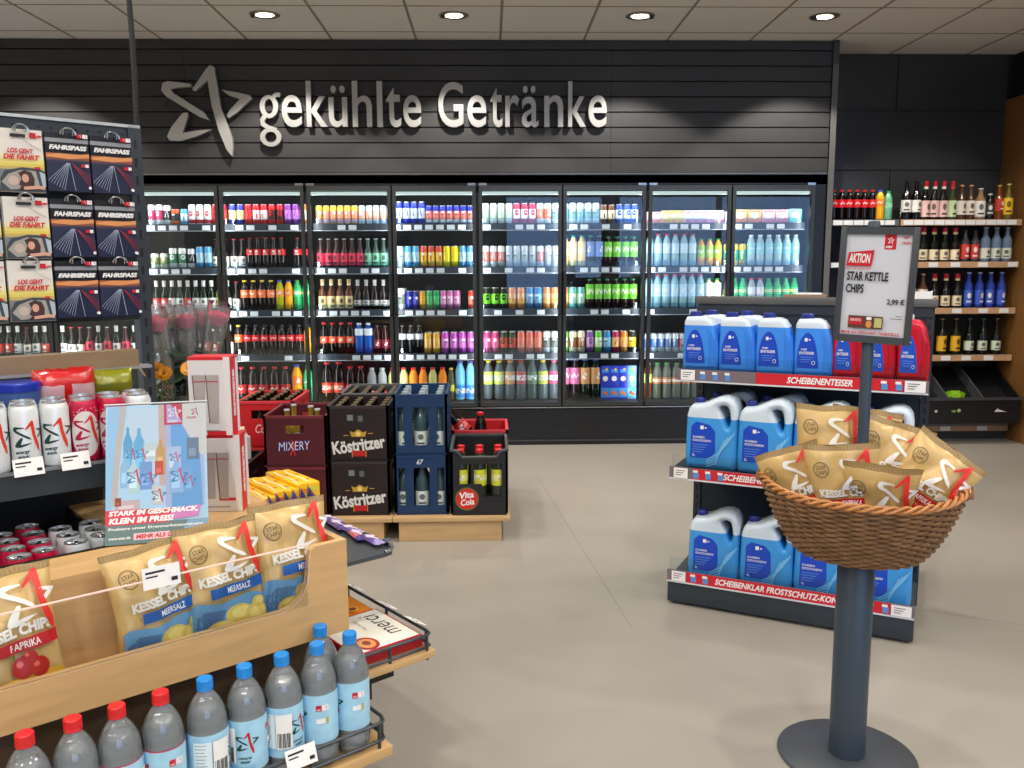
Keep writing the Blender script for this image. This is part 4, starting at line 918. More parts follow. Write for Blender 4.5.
# price sign hooked on the rod
sg = thing('price_sign', 'dark framed promotional price sign on the basket pole', 'sign', (PX, PY-.028, 1.355), 0, rot=(radians(2), radians(2.2), radians(-34))); sg.scale = (.77, 1, .97)
b = B(); SWd, SHt, fr_ = .125, .158, .020; FM = mat((62, 66, 70), .4)
b.box(-SWd, SWd, -.002, .010, -SHt, SHt, FM); b.box(-SWd, -SWd+fr_, -.010, -.002, -SHt, SHt, FM, bev=.002); b.box(SWd-fr_, SWd, -.010, -.002, -SHt, SHt, FM, bev=.002)
b.box(-SWd+fr_, SWd-fr_, -.010, -.002, SHt-fr_, SHt, FM); b.box(-SWd+fr_, SWd-fr_, -.010, -.002, -SHt, -SHt+fr_, FM); b.obj('frame', sg)
b = B(); PG = mat((205, 207, 212), .6); f = lambda x, y, l: (x, -.0022-l, y); L_, R_, T_, B_ = -.105, .105, .138, -.138
sh_ = [(Rc(L_, B_, R_, T_), PG), (Rc(.018, .098, .055, T_), RED)]
sh_ += [(s_[0], WHITE) for s_ in stars(.036, .121, .010, WHITE, WHITE)]+[(T('star', .022, .102, .046, .109, bold=.02, shear=.2), WHITE)]
sh_ += [(Line([(.075, .134), (.085, .128), (.095, .134)], .003), RED), (T('ORLEN', .072, .113, .100, .120, bold=.02), RED)]
sh_ += [(Pg((-.100, .052), (-.018, .052), (-.012, .096), (-.094, .088)), RED), (T('AKTION', -.093, .060, -.022, .086, bold=.03, shear=.2), WHITE), (T('NUR FÜR KURZE ZEIT', -.100, .043, -.018, .049, bold=.02), RED)]
sh_ += [(T('STAR KETTLE', -.094, .012, .040, .037, bold=.03), BLACK), (T('CHIPS', -.094, -.022, -.036, .003, bold=.03), BLACK), (T('2,99 €', .042, -.052, .098, -.034, bold=.03), BLACK)]
sh_ += [(Rc(-.078, -.118, .035, -.084), mat((95, 50, 35), .5)), (Rc(-.074, -.108, -.032, -.090), RED), (Ci(-.01, -.106, .010, 12), mat((215, 140, 80), .5)), (Rc(-.018, -.094, -.002, -.086), WHITE), (Rc(.008, -.114, .032, -.088), mat((190, 185, 120), .5)), (T('STAR KETTLE', -.071, -.099, -.036, -.092), WHITE)]
sh_ += [(T('MEHR ALS GEWOHNT. TANKSTELLE.', -.098, -.134, .092, -.126, bold=.03), RED), (Rc(.058, -.088, .096, -.0865), INK), (Rc(.075, -.081, .096, -.0795), INK)]
b.decal(sh_, f); b.obj('price_sheet', sg)
b = B(); b.tube([(.06, .0, .155), (.06, -.004, .185), (.055, .02, .20)], .0015, mat((30, 30, 30), .4)); b.tube([(-.018, .012, .12), (.018, .012, .12)], .006, FM); b.tube([(-.018, .012, -.12), (.018, .012, -.12)], .006, FM); b.obj('clip', sg)
# ------------------------------------------------------------------ crisp bags
KR = mat((206, 172, 110), .32, .12, spec=.6, noise_amt=.09, noise_scale=16, bump=.9); KRD = mat((150, 122, 74), .4); BANB = mat((20, 90, 170), .35); BANR = mat((190, 25, 40), .35)
BW_, BH_, BT_ = .195, .265, .034
def bag_mesh(flavor, seed, taper=0):
    rnd = random.Random(seed); ox = rnd.random()*50
    def half(s_, t_):
        e = max(0, 1-abs(s_)**2.4)**.55; q = max(0, min(1, (t_-.045)/.93)); g = (max(0, 4*q*(1-q)))**.55*(1.12-.35*t_)
        wr = noise.noise(Vector((s_*2.2+ox, t_*4, 1)))*.010*e + abs(noise.noise(Vector((s_*5+ox, t_*2.2, 4))))*.008*min(1, 3*(1-e)+.3)*(1 if .05 < t_ < .95 else 0)
        return BT_*e*g + wr*(.25+g)
    def pos(x, z, sgn=-1, l=0):
        s_ = max(-1, min(1, x/(BW_/2))); t_ = max(0, min(1, z/BH_)); h = half(s_, t_)
        pin = (1-taper*max(0, 1-t_/.6)**1.2)*(1-.09*sin(pi*t_)-.012*noise.noise(Vector((t_*7, ox, sgn*0))))
        bow = .010*(t_-.5)*noise.noise(Vector((ox, 3, s_*1.3)))*2
        return Vector((x*pin, sgn*(h+l)+bow, z+.006*noise.noise(Vector((s_*1.5, ox, 9)))*t_))
    b = B(); nx_, nz_ = 26, 34; G = {}
    for sg_ in (-1, 1):
        for i in range(nx_+1):
            for j in range(nz_+1):
                if sg_ == 1 and (i in (0, nx_) ): G[sg_, i, j] = G[-1, i, j]; continue
                G[sg_, i, j] = b.bm.verts.new(pos((i/nx_-.5)*BW_, j/nz_*BH_, sg_))
        for i in range(nx_):
            for j in range(nz_):
                q = [G[sg_, i, j], G[sg_, i+1, j], G[sg_, i+1, j+1], G[sg_, i, j+1]]; b.face(q if sg_ == -1 else q[::-1], KRD if j >= nz_-2 else KR)
    f = lambda x, z, l: pos(x, z, -1, l+.0006)
    W_ = mat((228, 226, 220), .4); R_ = mat((215, 42, 35), .38); bd = BANB if flavor == 'blue' else BANR
    sh_ = []
    # foil crimp lines
    for k in range(22): sh_.append((Rc(-.092+k*.0085, .2535, -.0905+k*.0085, .2625), mat((170, 142, 92), .4)))
    # picture zone
    if flavor == 'blue':
        sh_.append((Pg((-.09, .01), (.09, .01), (.09, .085), (.05, .098), (-.02, .086), (-.075, .096), (-.09, .088)), mat((96, 150, 190), .4)))
        sh_.append((Pg((-.085, .02), (-.03, .03), (-.01, .07), (-.06, .075), (-.085, .06)), mat((70, 110, 150), .45)))
        chips = [(.02, .055, .034, .022), (.06, .045, .03, .025), (-.02, .03, .036, .018), (.045, .022, .036, .016), (.07, .07, .016, .014)]
        for (x, z, rx, rz) in chips: sh_ += [(Ci(x, z, rx, 14, rz), mat((215, 190, 90), .45)), (Ci(x+.004, z+.003, rx*.7, 12, rz*.6), mat((232, 212, 120), .45))]
    else:
        sh_.append((Pg((-.09, .01), (.09, .01), (.09, .05), (.04, .062), (-.03, .04), (-.09, .055)), mat((225, 175, 50), .45)))
        for (x, z, rx, rz) in [(-.04, .025, .034, .014), (.02, .03, .04, .016), (.065, .025, .026, .02), (-.01, .045, .024, .009)]: sh_ += [(Ci(x, z, rx, 14, rz), mat((238, 190, 55), .45)), (Ci(x, z+.004, rx*.7, 12, rz*.4), mat((248, 210, 90), .45))]
        for (x, z, r_) in [(.015, .072, .022), (.045, .066, .02), (.03, .088, .014)]: sh_ += [(Ci(x, z, r_, 16), mat((185, 35, 30), .3)), (Ci(x-.006, z+.007, r_*.3, 8), mat((230, 110, 90), .3))]
        sh_.append((Rc(-.002, .09, .002, .102), mat((90, 120, 50), .4)))
    sh_.append((Pg((-.045, .100), (.092, .106), (.092, .131), (-.045, .123)), bd)); sh_.append((T('MEERSALZ' if flavor == 'blue' else 'PAPRIKA', -.004, .108, .056, .122, bold=.02, rot=.045), WHITE))
    sh_.append((T('KESSEL CHIPS', -.066, .133, .084, .155, bold=.05, rot=.05), W_))
    sh_.append((star('a', .040, .193, .064), W_)); sh_.append((star('d', .040, .193, .064), W_)); sh_.append((star('c', .028, .193, .058), W_)); sh_.append((star('b', .040, .193, .066), R_))
    cx_, cz_ = -.056, .205; sh_ += [(Ring(cx_, cz_, .0215, .0016, 28), INK), (Ring(cx_, cz_, .0185, .0006, 28), INK), (T('STAR', cx_-.014, cz_+.002, cx_+.014, cz_+.012, bold=.0, rot=.2), INK), (T('CHIPS', cx_-.015, cz_-.012, cx_+.015, cz_-.002, bold=.0, rot=.2), INK)]
    b.decal(sh_, f, L=.009, step=.0003); return b.obj('crisp_bag', link=False, sharp=1.2)
BAGS = {('blue', i): bag_mesh('blue', 11+i*5) for i in range(3)}; BAGS.update({('red', i): bag_mesh('red', 40+i*9) for i in range(3)})
BAGS.update({(c, i+10): bag_mesh(c, 90+i*7, .48) for c in ('red', 'blue') for i in range(3)})
def bag(kind, P, yaw, lean, roll, label, group, top=True, s=1.0):
    R = Matrix.Rotation(yaw, 3, 'Z') @ Matrix.Rotation(-lean, 3, 'X') @ Matrix.Rotation(roll, 3, 'Y')
    loc = Vector(P)-(R @ Vector((0, 0, BH_*s)) if top else Vector((0, 0, 0)))
    o = mesh_obj('crisp_bag', BAGS[kind], None, loc, R.to_euler()); o.scale = (s, s, s); return tag(o, label, 'crisps', group)
gb = 'crisp bags heaped in the wicker basket'
bag(('red', 12), at_y(784, 448, 2.33), radians(-40), radians(-6), radians(-22), 'golden crisp bag leaning over the left end of the wicker basket', gb)
bag(('blue', 0), at_y(832, 405, 2.40), radians(-22), radians(0), radians(1), 'tallest golden crisp bag behind the rod in the wicker basket', gb)
bag(('red', 0), at_y(868, 409, 2.45), radians(-28), radians(0), radians(5), 'golden crisp bag peeking out right behind the tallest one in the basket', gb)
bag(('blue', 11), at_y(900, 422, 2.30), radians(-30), radians(2), radians(14), 'golden crisp bag with blue banner right of the rod in the basket', gb)
bag(('red', 11), at_y(955, 449, 2.20), radians(-34), radians(4), radians(34), 'golden paprika crisp bag tipping over the right end of the basket', gb)
bag(('red', 10), at_y(841, 444, 2.225), radians(-20), radians(-8), radians(-5), 'golden paprika crisp bag lying left of centre at the front of the basket', gb)
bag(('blue', 12), at_y(883, 465, 2.15), radians(-24), radians(-24), radians(5), 'frontmost golden crisp bag resting on the front rim of the basket', gb)

# ------------------------------------------------------------------ wooden counter with its crisp bin
O_ = Vector((-.358, 2.07, 0)); TH = radians(51.3); D_ = Vector((sin(TH), cos(TH), 0)); N_ = Vector((-cos(TH), sin(TH), 0)); RBK = math.atan2(D_.y, D_.x)
def bl(u, v, z): return O_+D_*u+N_*v+Vector((0, 0, z))
OAK = wood((205, 165, 112), axis=0, amt=.10); OAKV = wood((200, 160, 108), axis=0, amt=.10); EDGE = mat((228, 196, 148), .5)
cn = thing('promotion_counter', 'oak promotion counter with a crisp bin and bottle shelf', 'display counter', O_, RBK)
U0 = -1.35
prof = [(U0, .507), (0, .507), (0, .742), (-.088, .742), (-.098, .735), (-.103, .715), (-.105, .685), (-.110, .655), (-.125, .625), (-.150, .607), (-.18, .601), (U0, .601)]
b = B(); b.prism(prof, 0, .018, lambda x, y, t_: (x, t_, y), OAK); b.obj('front_panel', cn, recalc=True, sharp=.3)
b = B()
for k in range(3, 11): 
    a, c = prof[k], prof[k+1]; b.face([b.bm.verts.new(v) for v in ((a[0], -.0003, a[1]-.0), (c[0], -.0003, c[1]), (c[0]+(.002 if k < 8 else 0), -.0003, c[1]-.003), (a[0]+(.002 if k < 8 else 0), -.0003, a[1]-.003))], EDGE)
b.obj('panel_edge', cn)
b = B(); b.box(-.018, 0, .018, 1.3, .507, .742, OAKV); b.obj('side_panel', cn)
b = B(); b.box(U0, -.018, .168, .182, .507, .727, OAK); b.box(U0, -.018, .018, .168, .507, .52, OAK); b.obj('bin_board', cn)
b = B(); b.box(U0, -.018, .168, .322, .727, .742, OAK); b.box(-.445, -.018, .322, 1.3, .727, .742, OAK); b.obj('counter_top', cn)
b = B(); b.box(U0, -.05, .12, 1.25, 0, .507, mat((84, 68, 54), .6)); b.box(U0, -.05, .10, .12, .0, .25, mat((60, 60, 62), .5)); b.obj('carcass', cn)
b = B(); b.box(U0, .012, -.175, .12, .245, .270, OAK, bev=.002); bs = b.obj('bottle_shelf', cn)
WIRE = mat((62, 68, 74), .35, .4)
def wire_rail(parent, pts, z0, z1, r=.0045, posts=None):
    q = B()
    for z in (z0, z1): q.tube([(x, y, z) for x, y in pts], r, WIRE, 6)
    for (x, y) in (posts or pts): q.tube([(x, y, z0-.035), (x, y, z1+.002)], r, WIRE, 6)
    return q.obj('wire_rail', parent)
wire_rail(bs, [(U0, -.166), (-.6, -.166), (-.02, -.166), (-.003, -.158), (.003, -.14), (.003, .08)], .288, .332, posts=[(-.9, -.166), (-.5, -.166), (-.02, -.166), (.003, -.14), (.003, .08)])
def tagcard(parent, x, y, z, w_=.06, h_=.035, rz=0, tilt=-.5, lines=True):
    q = B(); f = lambda xx, yy, l: (xx, -.0008-l, yy); q.box(-w_/2, w_/2, -.0008, .0008, -h_/2, h_/2, PAPER)
    q.decal([(Rc(-w_*.42, h_*.2, w_*.1, h_*.3), INK), (Rc(-w_*.42, h_*.02, -w_*.1, h_*.09), INK), (Rc(w_*.25, -h_*.3, w_*.42, -h_*.12), INK)], f)
    return q.obj('price_card', parent, (x, y, z), (tilt, 0, rz))
tagcard(bs, -.225, -.174, .333, .072, .044, tilt=-.35)
b = B(); b.box(U0, -.11, -.001, .003, .601, .752, clear((254, 255, 255), .05, ior=1.15)); b.box(U0, -.11, -.002, .004, .750, .7525, mat((235, 205, 195), .3)); ac = b.obj('acrylic_screen', cn)
tagcard(ac, -.448, -.005, .757, .078, .046, tilt=-.15, rz=0)
b = B(); b.box(0, .238, -.035, .62, .375, .395, OAK, bev=.002); b.box(.0, .06, .0, .6, .30, .375, BLACK); b.box(.01, .14, .02, .04, .33, .375, BLACK); ms = b.obj('sweets_shelf', cn)
wire_rail(ms, [(.005, -.028), (.215, -.028), (.228, -.02), (.232, .0), (.232, .6)], .405, .438, posts=[(.1, -.028), (.215, -.028), (.232, .0), (.232, .2), (.232, .42), (.232, .6)])
for v_ in (.07, .215, .40): tagcard(ms, .243, v_, .440, .06, .04, rz=pi/2, tilt=-1.1)
SHD = mat((66, 72, 76), .42)
b = B(); b.prism([(0, .205), (.235, .205), (.262, .212), (.277, .232), (.28, .25), (.28, 1.25), (0, 1.25)], .588, .600, lambda x, y, t_: (x, y, t_), SHD)
b.tube([(.235, .205, .603), (.262, .212, .603), (.277, .232, .603), (.28, .25, .603), (.28, 1.25, .603)], .005, STEEL, 6); b.box(.27, .285, .24, .27, .60, .62, STEEL); b.obj('steel_side_shelf', cn, recalc=True)
b = B(); b.box(U0, -.445, .322, .330, .66, .745, BLACK); b.box(U0, -.445, .322, .80, .655, .662, BLACK); b.box(-.453, -.445, .33, .80, .66, .735, BLACK); b.box(U0, -.445, .79, .80, .66, .88, BLACK); b.obj('sunken_tray', cn)

# bags in the bin
gc = 'crisp bags standing in the counter bin'
bag(('red', 0), bl(-.735, .110, .805), RBK+.02, radians(12), radians(-2), 'golden paprika crisp bag at the left edge of the counter bin', gc, s=1.02)
bag(('blue', 0), bl(-.450, .105, .800), RBK+.05, radians(10), radians(-4), 'golden sea salt crisp bag behind the price card, third from the bin end', gc, s=1.0)
bag(('blue', 1), bl(-.292, .095, .822), RBK-.05, radians(9), radians(-2), 'golden sea salt crisp bag in the middle of the three together', gc, s=1.02)
bag(('blue', 2), bl(-.108, .100, .838), RBK-.02, radians(9), radians(1), 'golden sea salt crisp bag at the curved right end of the bin', gc, s=1.04)

# water bottles on the bottle shelf
PL = clear((246, 249, 250), .03, body=(230, 238, 242), fac=.19, name='clear_plastic', ior=1.8); WT = bpy.data.materials.new('water'); WT.use_nodes = True; _p = WT.node_tree.nodes['Principled BSDF']; _p.inputs['Base Color'].default_value = lin((222, 238, 244)); _p.inputs['Roughness'].default_value = .03; _p.inputs['Transmission Weight'].default_value = .72; _p.inputs['IOR'].default_value = 1.33
def water_bottle(cap_c, lab_c, edge, variant):
    R_ = .0425; H_ = .29
    b = B(); b.lathe([(0, .008), (.02, .002), (.034, 0), (.040, .008), (R_, .02), (R_, .045), (.0405, .05), (R_, .055), (R_, .186), (.0412, .189), (R_, .192), (.0405, .204), (.0385, .213), (.036, .222), (.029, .238), (.0205, .251), (.0145, .259), (.0135, .268)], PL, 28); me = b.obj('water_bottle', link=False, sharp=1)
    b = B(); b.lathe([(0, .010), (.03, .006), (.0395, .02), (.0395, .19), (.0385, .203), (.034, .218), (.0, .218)], WT, 24); wa = b.obj('water', link=False, sharp=.5)
    b = B(); n = 30; cm = mat(cap_c, .35, spec=.6)
    b.lathe([(.0152, .262), (.0165, .262), (.0165, .2655), (.0155, .2665)], cm, 24)
    rg = []
    for z in (.2665, .284): rg.append([b.bm.verts.new(((.0160+.0006*(i % 2))*cos(2*pi*i/60), (.0160+.0006*(i % 2))*sin(2*pi*i/60), z)) for i in range(60)])
    for i in range(60): b.face([rg[0][i], rg[0][(i+1) % 60], rg[1][(i+1) % 60], rg[1][i]], cm)
    top = [b.bm.verts.new((.0148*cos(2*pi*i/60), .0148*sin(2*pi*i/60), .2865)) for i in range(60)]
    for i in range(60): b.face([rg[1][i], rg[1][(i+1) % 60], top[(i+1) % 60], top[i]], cm)
    b.face(top, cm); cp = b.obj('cap', link=False, sharp=.4)
    b = B(); lm = mat(lab_c, .4, noise_amt=.10, noise_scale=30); za, zb = .062, .178
    b.lathe([(.0432, za), (.0432, zb)], lm, 32); 
    if edge: b.lathe([(.0434, zb-.0015), (.0434, zb+.001)], mat(edge, .4), 32)
    f = wrap(.0434, 0)
    DG = mat((20, 70, 60), .4); sh_ = []
    for (k, m_) in (('a', DG), ('c', DG), ('d', DG), ('b', mat((200, 25, 45), .4))): sh_.append((star(k, .0, .128, .026), m_))
    sh_ += [(T('mineral', -.014, .092, .014, .099, bold=.02, shear=.2), DG), (T('water', -.010, .083, .012, .090, bold=.02, shear=.2), DG)]
    for k in range(4): sh_.append((Line([(-.022, .078-k*.003), (-.005, .074-k*.004), (.02, .079-k*.003)], .0012), mat((120, 175, 210), .4)))
    sh_ += [(Rc(.052, .142, .064, .156), RED), (T('star', .0535, .144, .0625, .148, bold=.02), WHITE), (Rc(.065, .142, .080, .156), PAPER), (star('b', .0725, .149, .005), RED)]
    sh_ += [(Rc(.052, .112, .072, .124), PAPER), (Rc(.073, .110, .079, .126), mat((190, 175, 100), .5))]
    sh_ += [(Rc(-.088, .085, -.052, .165), mat((222, 236, 240), .45))]
    for k in range(9): sh_.append((Rc(-.085, .158-k*.0075, -.062-.002*(k % 3), .1595-k*.0075), mat((130, 150, 160), .5)))
    for k in range(10): sh_.append((Rc(-.0475+k*.0028, .088, -.0475+k*.0028+(.0018 if k % 3 else .001), .122), INK))
    sh_.insert(-10, (Rc(-.050, .085, -.017, .165), PAPER))
    b.decal(sh_, f, L=.006, step=.00015, base=2); lb = b.obj('label', link=False, sharp=1)
    return [('water_bottle', me), ('water', wa), ('cap', cp), ('label', lb)]
WBB = water_bottle((20, 135, 215), (165, 212, 235), None, 0); WBR = water_bottle((215, 28, 32), (165, 212, 232), (195, 30, 70), 1)
spots = [(-.744, -.113, 'r', .9), (-.662, -.112, 'r', -1.2), (-.583, -.116, 'r', .6), (-.499, -.116, 'r', 1.0), (-.409, -.118, 'b', -1.35), (-.322, -.116, 'b', .15), (-.236, -.117, 'b', -.75), (-.150, -.118, 'b', 1.35), (-.064, -.116, 'b', 1.15), (-.098, -.035, 'b', 0)]
nms = ['leftmost red capped water bottle on the counter shelf', 'second red capped water bottle from the left', 'third red capped water bottle from the left', 'red capped water bottle next to the blue capped ones', 'blue capped water bottle next to the red capped ones, barcode showing', 'blue capped water bottle with its star facing out',
       'blue capped water bottle right of the star facing one', 'blue capped water bottle second from the front corner', 'blue capped water bottle at the right corner of the wire rail', 'blue capped water bottle in the second row behind the corner ones']
for (u, v, c, ph), nm in zip(spots, nms):
    P = bl(u, v, .271); face = math.atan2(-P.y, -P.x); parts = WBR if c == 'r' else WBB
    o = mesh_obj('water_bottle', parts[0][1], None, P, (0, 0, face-ph)); 
    for n_, me in parts[1:]: mesh_obj(n_, me, o)
    tag(o, nm, 'water bottle', 'red capped water bottles' if c == 'r' else 'blue capped water bottles')
# bottles of the second row deeper in the shelf, glimpsed between the front ones
# sweets boxes
t = thing('chocolate_box', 'flat red and white chocolate gift box behind the wire rail', 'chocolate box', bl(.015, .0, .396), RBK)
b = B(); MR = mat((165, 20, 40), .3); MWh = mat((232, 228, 215), .4); b.box(0, .205, 0, .235, 0, .034, MR, bev=.002)
# lettering reads from the aisle side
f = lambda x, y, l: (.205-y, x, .0342+l)
b.decal([(Rc(.006, .006, .229, .199), MWh), (T('merci', .055, .028, .205, .078, bold=.0, shear=.12), mat((60, 50, 55), .5)), (Ci(.045, .145, .04, 18, .032), mat((170, 30, 40), .4)), (Ci(.045, .145, .03, 16, .023), mat((215, 150, 90), .45)), (Ci(.047, .145, .015, 12, .011), mat((130, 60, 30), .45)), (T('Finest Selection', .12, .098, .19, .106, bold=.0), mat((120, 100, 80), .5))], f)
b.obj('box', t)
t = thing('praline_box', 'orange chocolate box with printed pralines behind the white one', 'chocolate box', bl(.015, .245, .396), RBK)
b = B(); b.box(0, .20, 0, .22, 0, .03, mat((205, 95, 25), .35), bev=.002)
sh_ = [(Rc(.004, .004, .216, .196), mat((235, 140, 30), .4))]
rnd = random.Random(5)
for k in range(12):
    x, y = .02+.18*rnd.random(), .02+.16*rnd.random(); sh_ += [(Ci(x, y, .018, 12), mat((245, 190, 60), .4)), (Ci(x, y, .011, 12), mat((110, 45, 20), .4))]
b.decal(sh_, lambda x, y, l: (.20-y, x, .0302+l)); b.obj('box', t)
# items on the steel side shelf
YB = mat((245, 185, 20), .35); OB = mat((230, 120, 30), .35)
for i in range(5):
    t = thing('confectionery_box', 'yellow confectionery box, %s from left in the row beside the counter' % ORD[i], 'box', bl(.004+.047*i, .50+.022*i, .602), RBK, 'yellow boxes beside the counter')
    b = B(); b.box(0, .044, 0, .22, 0, .135+.008*(i % 2), YB, bev=.002)
    b.decal([(Rc(.004, .055, .040, .125), OB if i % 2 else mat((215, 205, 60), .4)), (Rc(.010, .065, .034, .11), mat((205, 205, 60), .4) if i % 2 else YB), (Ci(.022, .09, .007, 10), mat((120, 160, 50), .4))], lambda x, z, l: (x, -l-.0003, z))
    b.decal([(Line([(.012, .02), (.02, .08), (.012, .15), (.02, .2)], .006), mat((250, 230, 190), .4)), (Ci(.028, .05, .006, 8), mat((200, 90, 60), .4)), (Ci(.03, .13, .006, 8), mat((200, 90, 60), .4))], lambda x, y, l: (x, y, .1355+.008*(i % 2)+l)); b.obj('box', t)
PUR = mat((112, 88, 160), .3, spec=.6); PUD = mat((78, 60, 125), .3)
def pouch(P, rz, label, c1, c2, lx=.11, ly=.05, lz=.02, rot=None, seed=1):
    t = thing('sweet_pouch', label, 'sweets', P, rz, 'small wrapped sweets on the side shelf', rot=rot)
    b = B(); N_x, N_y = 12, 6; rn = random.Random(seed); G = {}
    for s_ in (-1, 1):
        for i in range(N_x+1):
            for j in range(N_y+1):
                x, y = i/N_x*2-1, j/N_y*2-1; h = lz*max(0, (1-abs(x)**4))**.5*max(0, 1-y*y)**.5
                if s_ == 1 and (i in (0, N_x) or j in (0, N_y)): G[s_, i, j] = G[-1, i, j]; continue
                G[s_, i, j] = b.bm.verts.new((x*lx/2, y*ly/2*(1-.12*cos(x*1.5)), s_*h+rn.uniform(-.0012, .0012)))
        for i in range(N_x):
            for j in range(N_y):
                q = [G[s_, i, j], G[s_, i+1, j], G[s_, i+1, j+1], G[s_, i, j+1]]; b.face(q if s_ == 1 else q[::-1], c1 if 2 < i < 10 else c2)
    b.decal([(Ci(.01, 0, .014, 10), mat((215, 190, 215), .4)), (Line([(-.03, -.004), (.035, .004)], .006), mat((235, 225, 240), .4))], lambda x, y, l: (x, y, lz*1.02+l)); b.obj('pouch', t); return t
for i in range(6):
    pouch(bl(.015+.028*i, .440+.006*i, .685), RBK, 'purple sweet pouch, %s from left in the upright row by the yellow boxes' % ORD[i] if i < 5 else 'green ended sweet pouch at the right end of the upright purple row', PUR if i < 5 else mat((60, 130, 60), .35), PUD, .055, .155, .012, rot=(radians(78), radians(8), RBK+pi/2-.35+random.uniform(-.08, .08)), seed=i)
for i, (v, u) in enumerate(((.30, .250), (.37, .240), (.43, .252), (.50, .245), (.57, .255), (.64, .248))):
    pouch(bl(u, v, .612), RBK+pi/2+random.uniform(-.2, .2), 'flat wrapped sweet bar, %s from the corner along the shelf edge' % ORD[i], mat((225, 120, 130), .35) if i == 1 else PUR, PUD if i % 2 else mat((150, 140, 190), .35), .10, .035, .009, seed=20+i)

# advertising sheet in an acrylic stand
P0 = Vector((-.930, 2.030, .744)); P1 = Vector((-.694, 2.090, .744)); rz_ = math.atan2(P1.y-P0.y, P1.x-P0.x)
t = thing('poster_stand', 'acrylic stand with a light blue poster reading STARK IM GESCHMACK', 'poster stand', P0, 0, rot=(radians(-22), 0, rz_))
pw, ph_ = .236, .345
ACR = clear((254, 255, 255), .04, ior=1.14)
b = B(); b.box(-.004, pw+.004, -.004, -.002, 0, ph_+.004, ACR); b.box(-.004, pw+.004, .002, .004, 0, ph_+.004, ACR); b.box(-.004, pw+.004, -.004, .004, ph_+.003, ph_+.006, mat((225, 230, 232), .2)); b.box(-.004, pw+.004, -.002, .115, -.002, .001, ACR); b.obj('acrylic_holder', t)
def Uu(px): return px/900*.236
def Z_(py): return (768-py)/768*.21
Lb = mat((185, 222, 248), .5); Lb2 = mat((120, 175, 225), .5); Lb3 = mat((90, 160, 215), .5); WW = mat((226, 232, 240), .5); PGn = mat((92, 120, 122), .5); PBg = mat((200, 190, 185), .5)
def R2(x0, y0, x1, y1): return Rc(x0*pw, y0*ph_, x1*pw, y1*ph_)
def P2(*p): return Pg(*[(x*pw, y*ph_) for x, y in p])
sh_ = [(R2(0, 0, 1, 1), Lb), (P2((.16, 1), (.07, .45), (.06, .25), (.0, .25), (0, .6), (.02, 1)), mat((160, 205, 240), .5)), (P2((.145, 1), (.205, 1), (.13, .55), (.11, .27), (.05, .27), (.08, .6)), PBg), (R2(.22, .42, .52, .98), mat((200, 222, 240), .5)),  # print plus diagonal pale bands, painted as the light beam reflected on the sheet
       (R2(.52, .4, .60, 1), mat((205, 180, 175), .5)), (P2((.6, 1), (.75, 1), (.97, .62), (.97, .24), (.58, .24)), mat((175, 190, 235), .5)), (P2((.64, 1), (1, 1), (1, .60), (.93, .62)), mat((215, 214, 212), .5)), (P2((.64, .98), (.93, .62), (.95, .24), (.64, .24)), mat((110, 170, 225), .5)),
       (R2(.575, .845, .76, 1), mat((205, 60, 85), .5)), (P2((.60, 1), (.64, 1), (.76, .86), (.60, .86)), mat((190, 165, 215), .5))]
sh_ += [((star(k, .665*pw, .935*ph_, .017)), WW) for k in 'acdb']+[(T('star', .61*pw, .862*ph_, .72*pw, .885*ph_, bold=.03), WW)]
sh_ += [(star(k, .885*pw, .935*ph_, .011), mat((190, 50, 70), .5)) for k in 'abd']+[(T('ORLEN', .80*pw, .885*ph_, .9*pw, .90*ph_, bold=.03), mat((190, 50, 70), .5))]
# painted products
for (x0, y0, x1, y1, c) in ((.17, .50, .26, .84, (95, 170, 215)), (.27, .50, .38, .83, (105, 180, 225)), (.14, .40, .22, .62, (150, 195, 230)), (.21, .36, .33, .60, (190, 220, 225)), (.33, .38, .45, .58, (120, 165, 220)), (.37, .60, .52, .72, (200, 215, 220)),
                            (.49, .48, .58, .74, (205, 160, 100)), (.48, .48, .56, .58, (205, 80, 60)), (.60, .50, .74, .68, (185, 200, 235)), (.62, .34, .76, .58, (150, 190, 235)), (.77, .34, .86, .52, (120, 175, 225)), (.80, .58, .92, .74, (110, 130, 155)), (.45, .27, .55, .40, (215, 215, 205)), (.09, .24, .33, .31, (205, 185, 185)), (.09, .27, .15, .33, (150, 70, 50))):
    xm, dx_ = (x0+x1)/2, (x1-x0)/2; sh_.append((P2((x0, y0), (x1, y0), (x1, y0+(y1-y0)*.68), (xm+dx_*.35, y0+(y1-y0)*.86), (xm+dx_*.3, y1), (xm-dx_*.3, y1), (xm-dx_*.35, y0+(y1-y0)*.86), (x0, y0+(y1-y0)*.68)) if y1-y0 > .2 else R2(x0, y0, x1, y1), mat(c, .5)))
    sh_.append((R2(x0+dx_*.3, y0+(y1-y0)*.15, x1-dx_*.5, y0+(y1-y0)*.5), mat([min(255, q+30) for q in c], .5)))
for (x, y, s_) in ((.24, .64, .016), (.34, .64, .016), (.27, .47, .022), (.70, .46, .022), (.81, .42, .016), (.50, .33, .018), (.41, .46, .018), (.67, .60, .014)):
    sh_ += [(star(k, x*pw, y*ph_, s_), mat((80, 140, 180), .5) if k != 'b' else mat((200, 90, 140), .5)) for k in 'acdb']
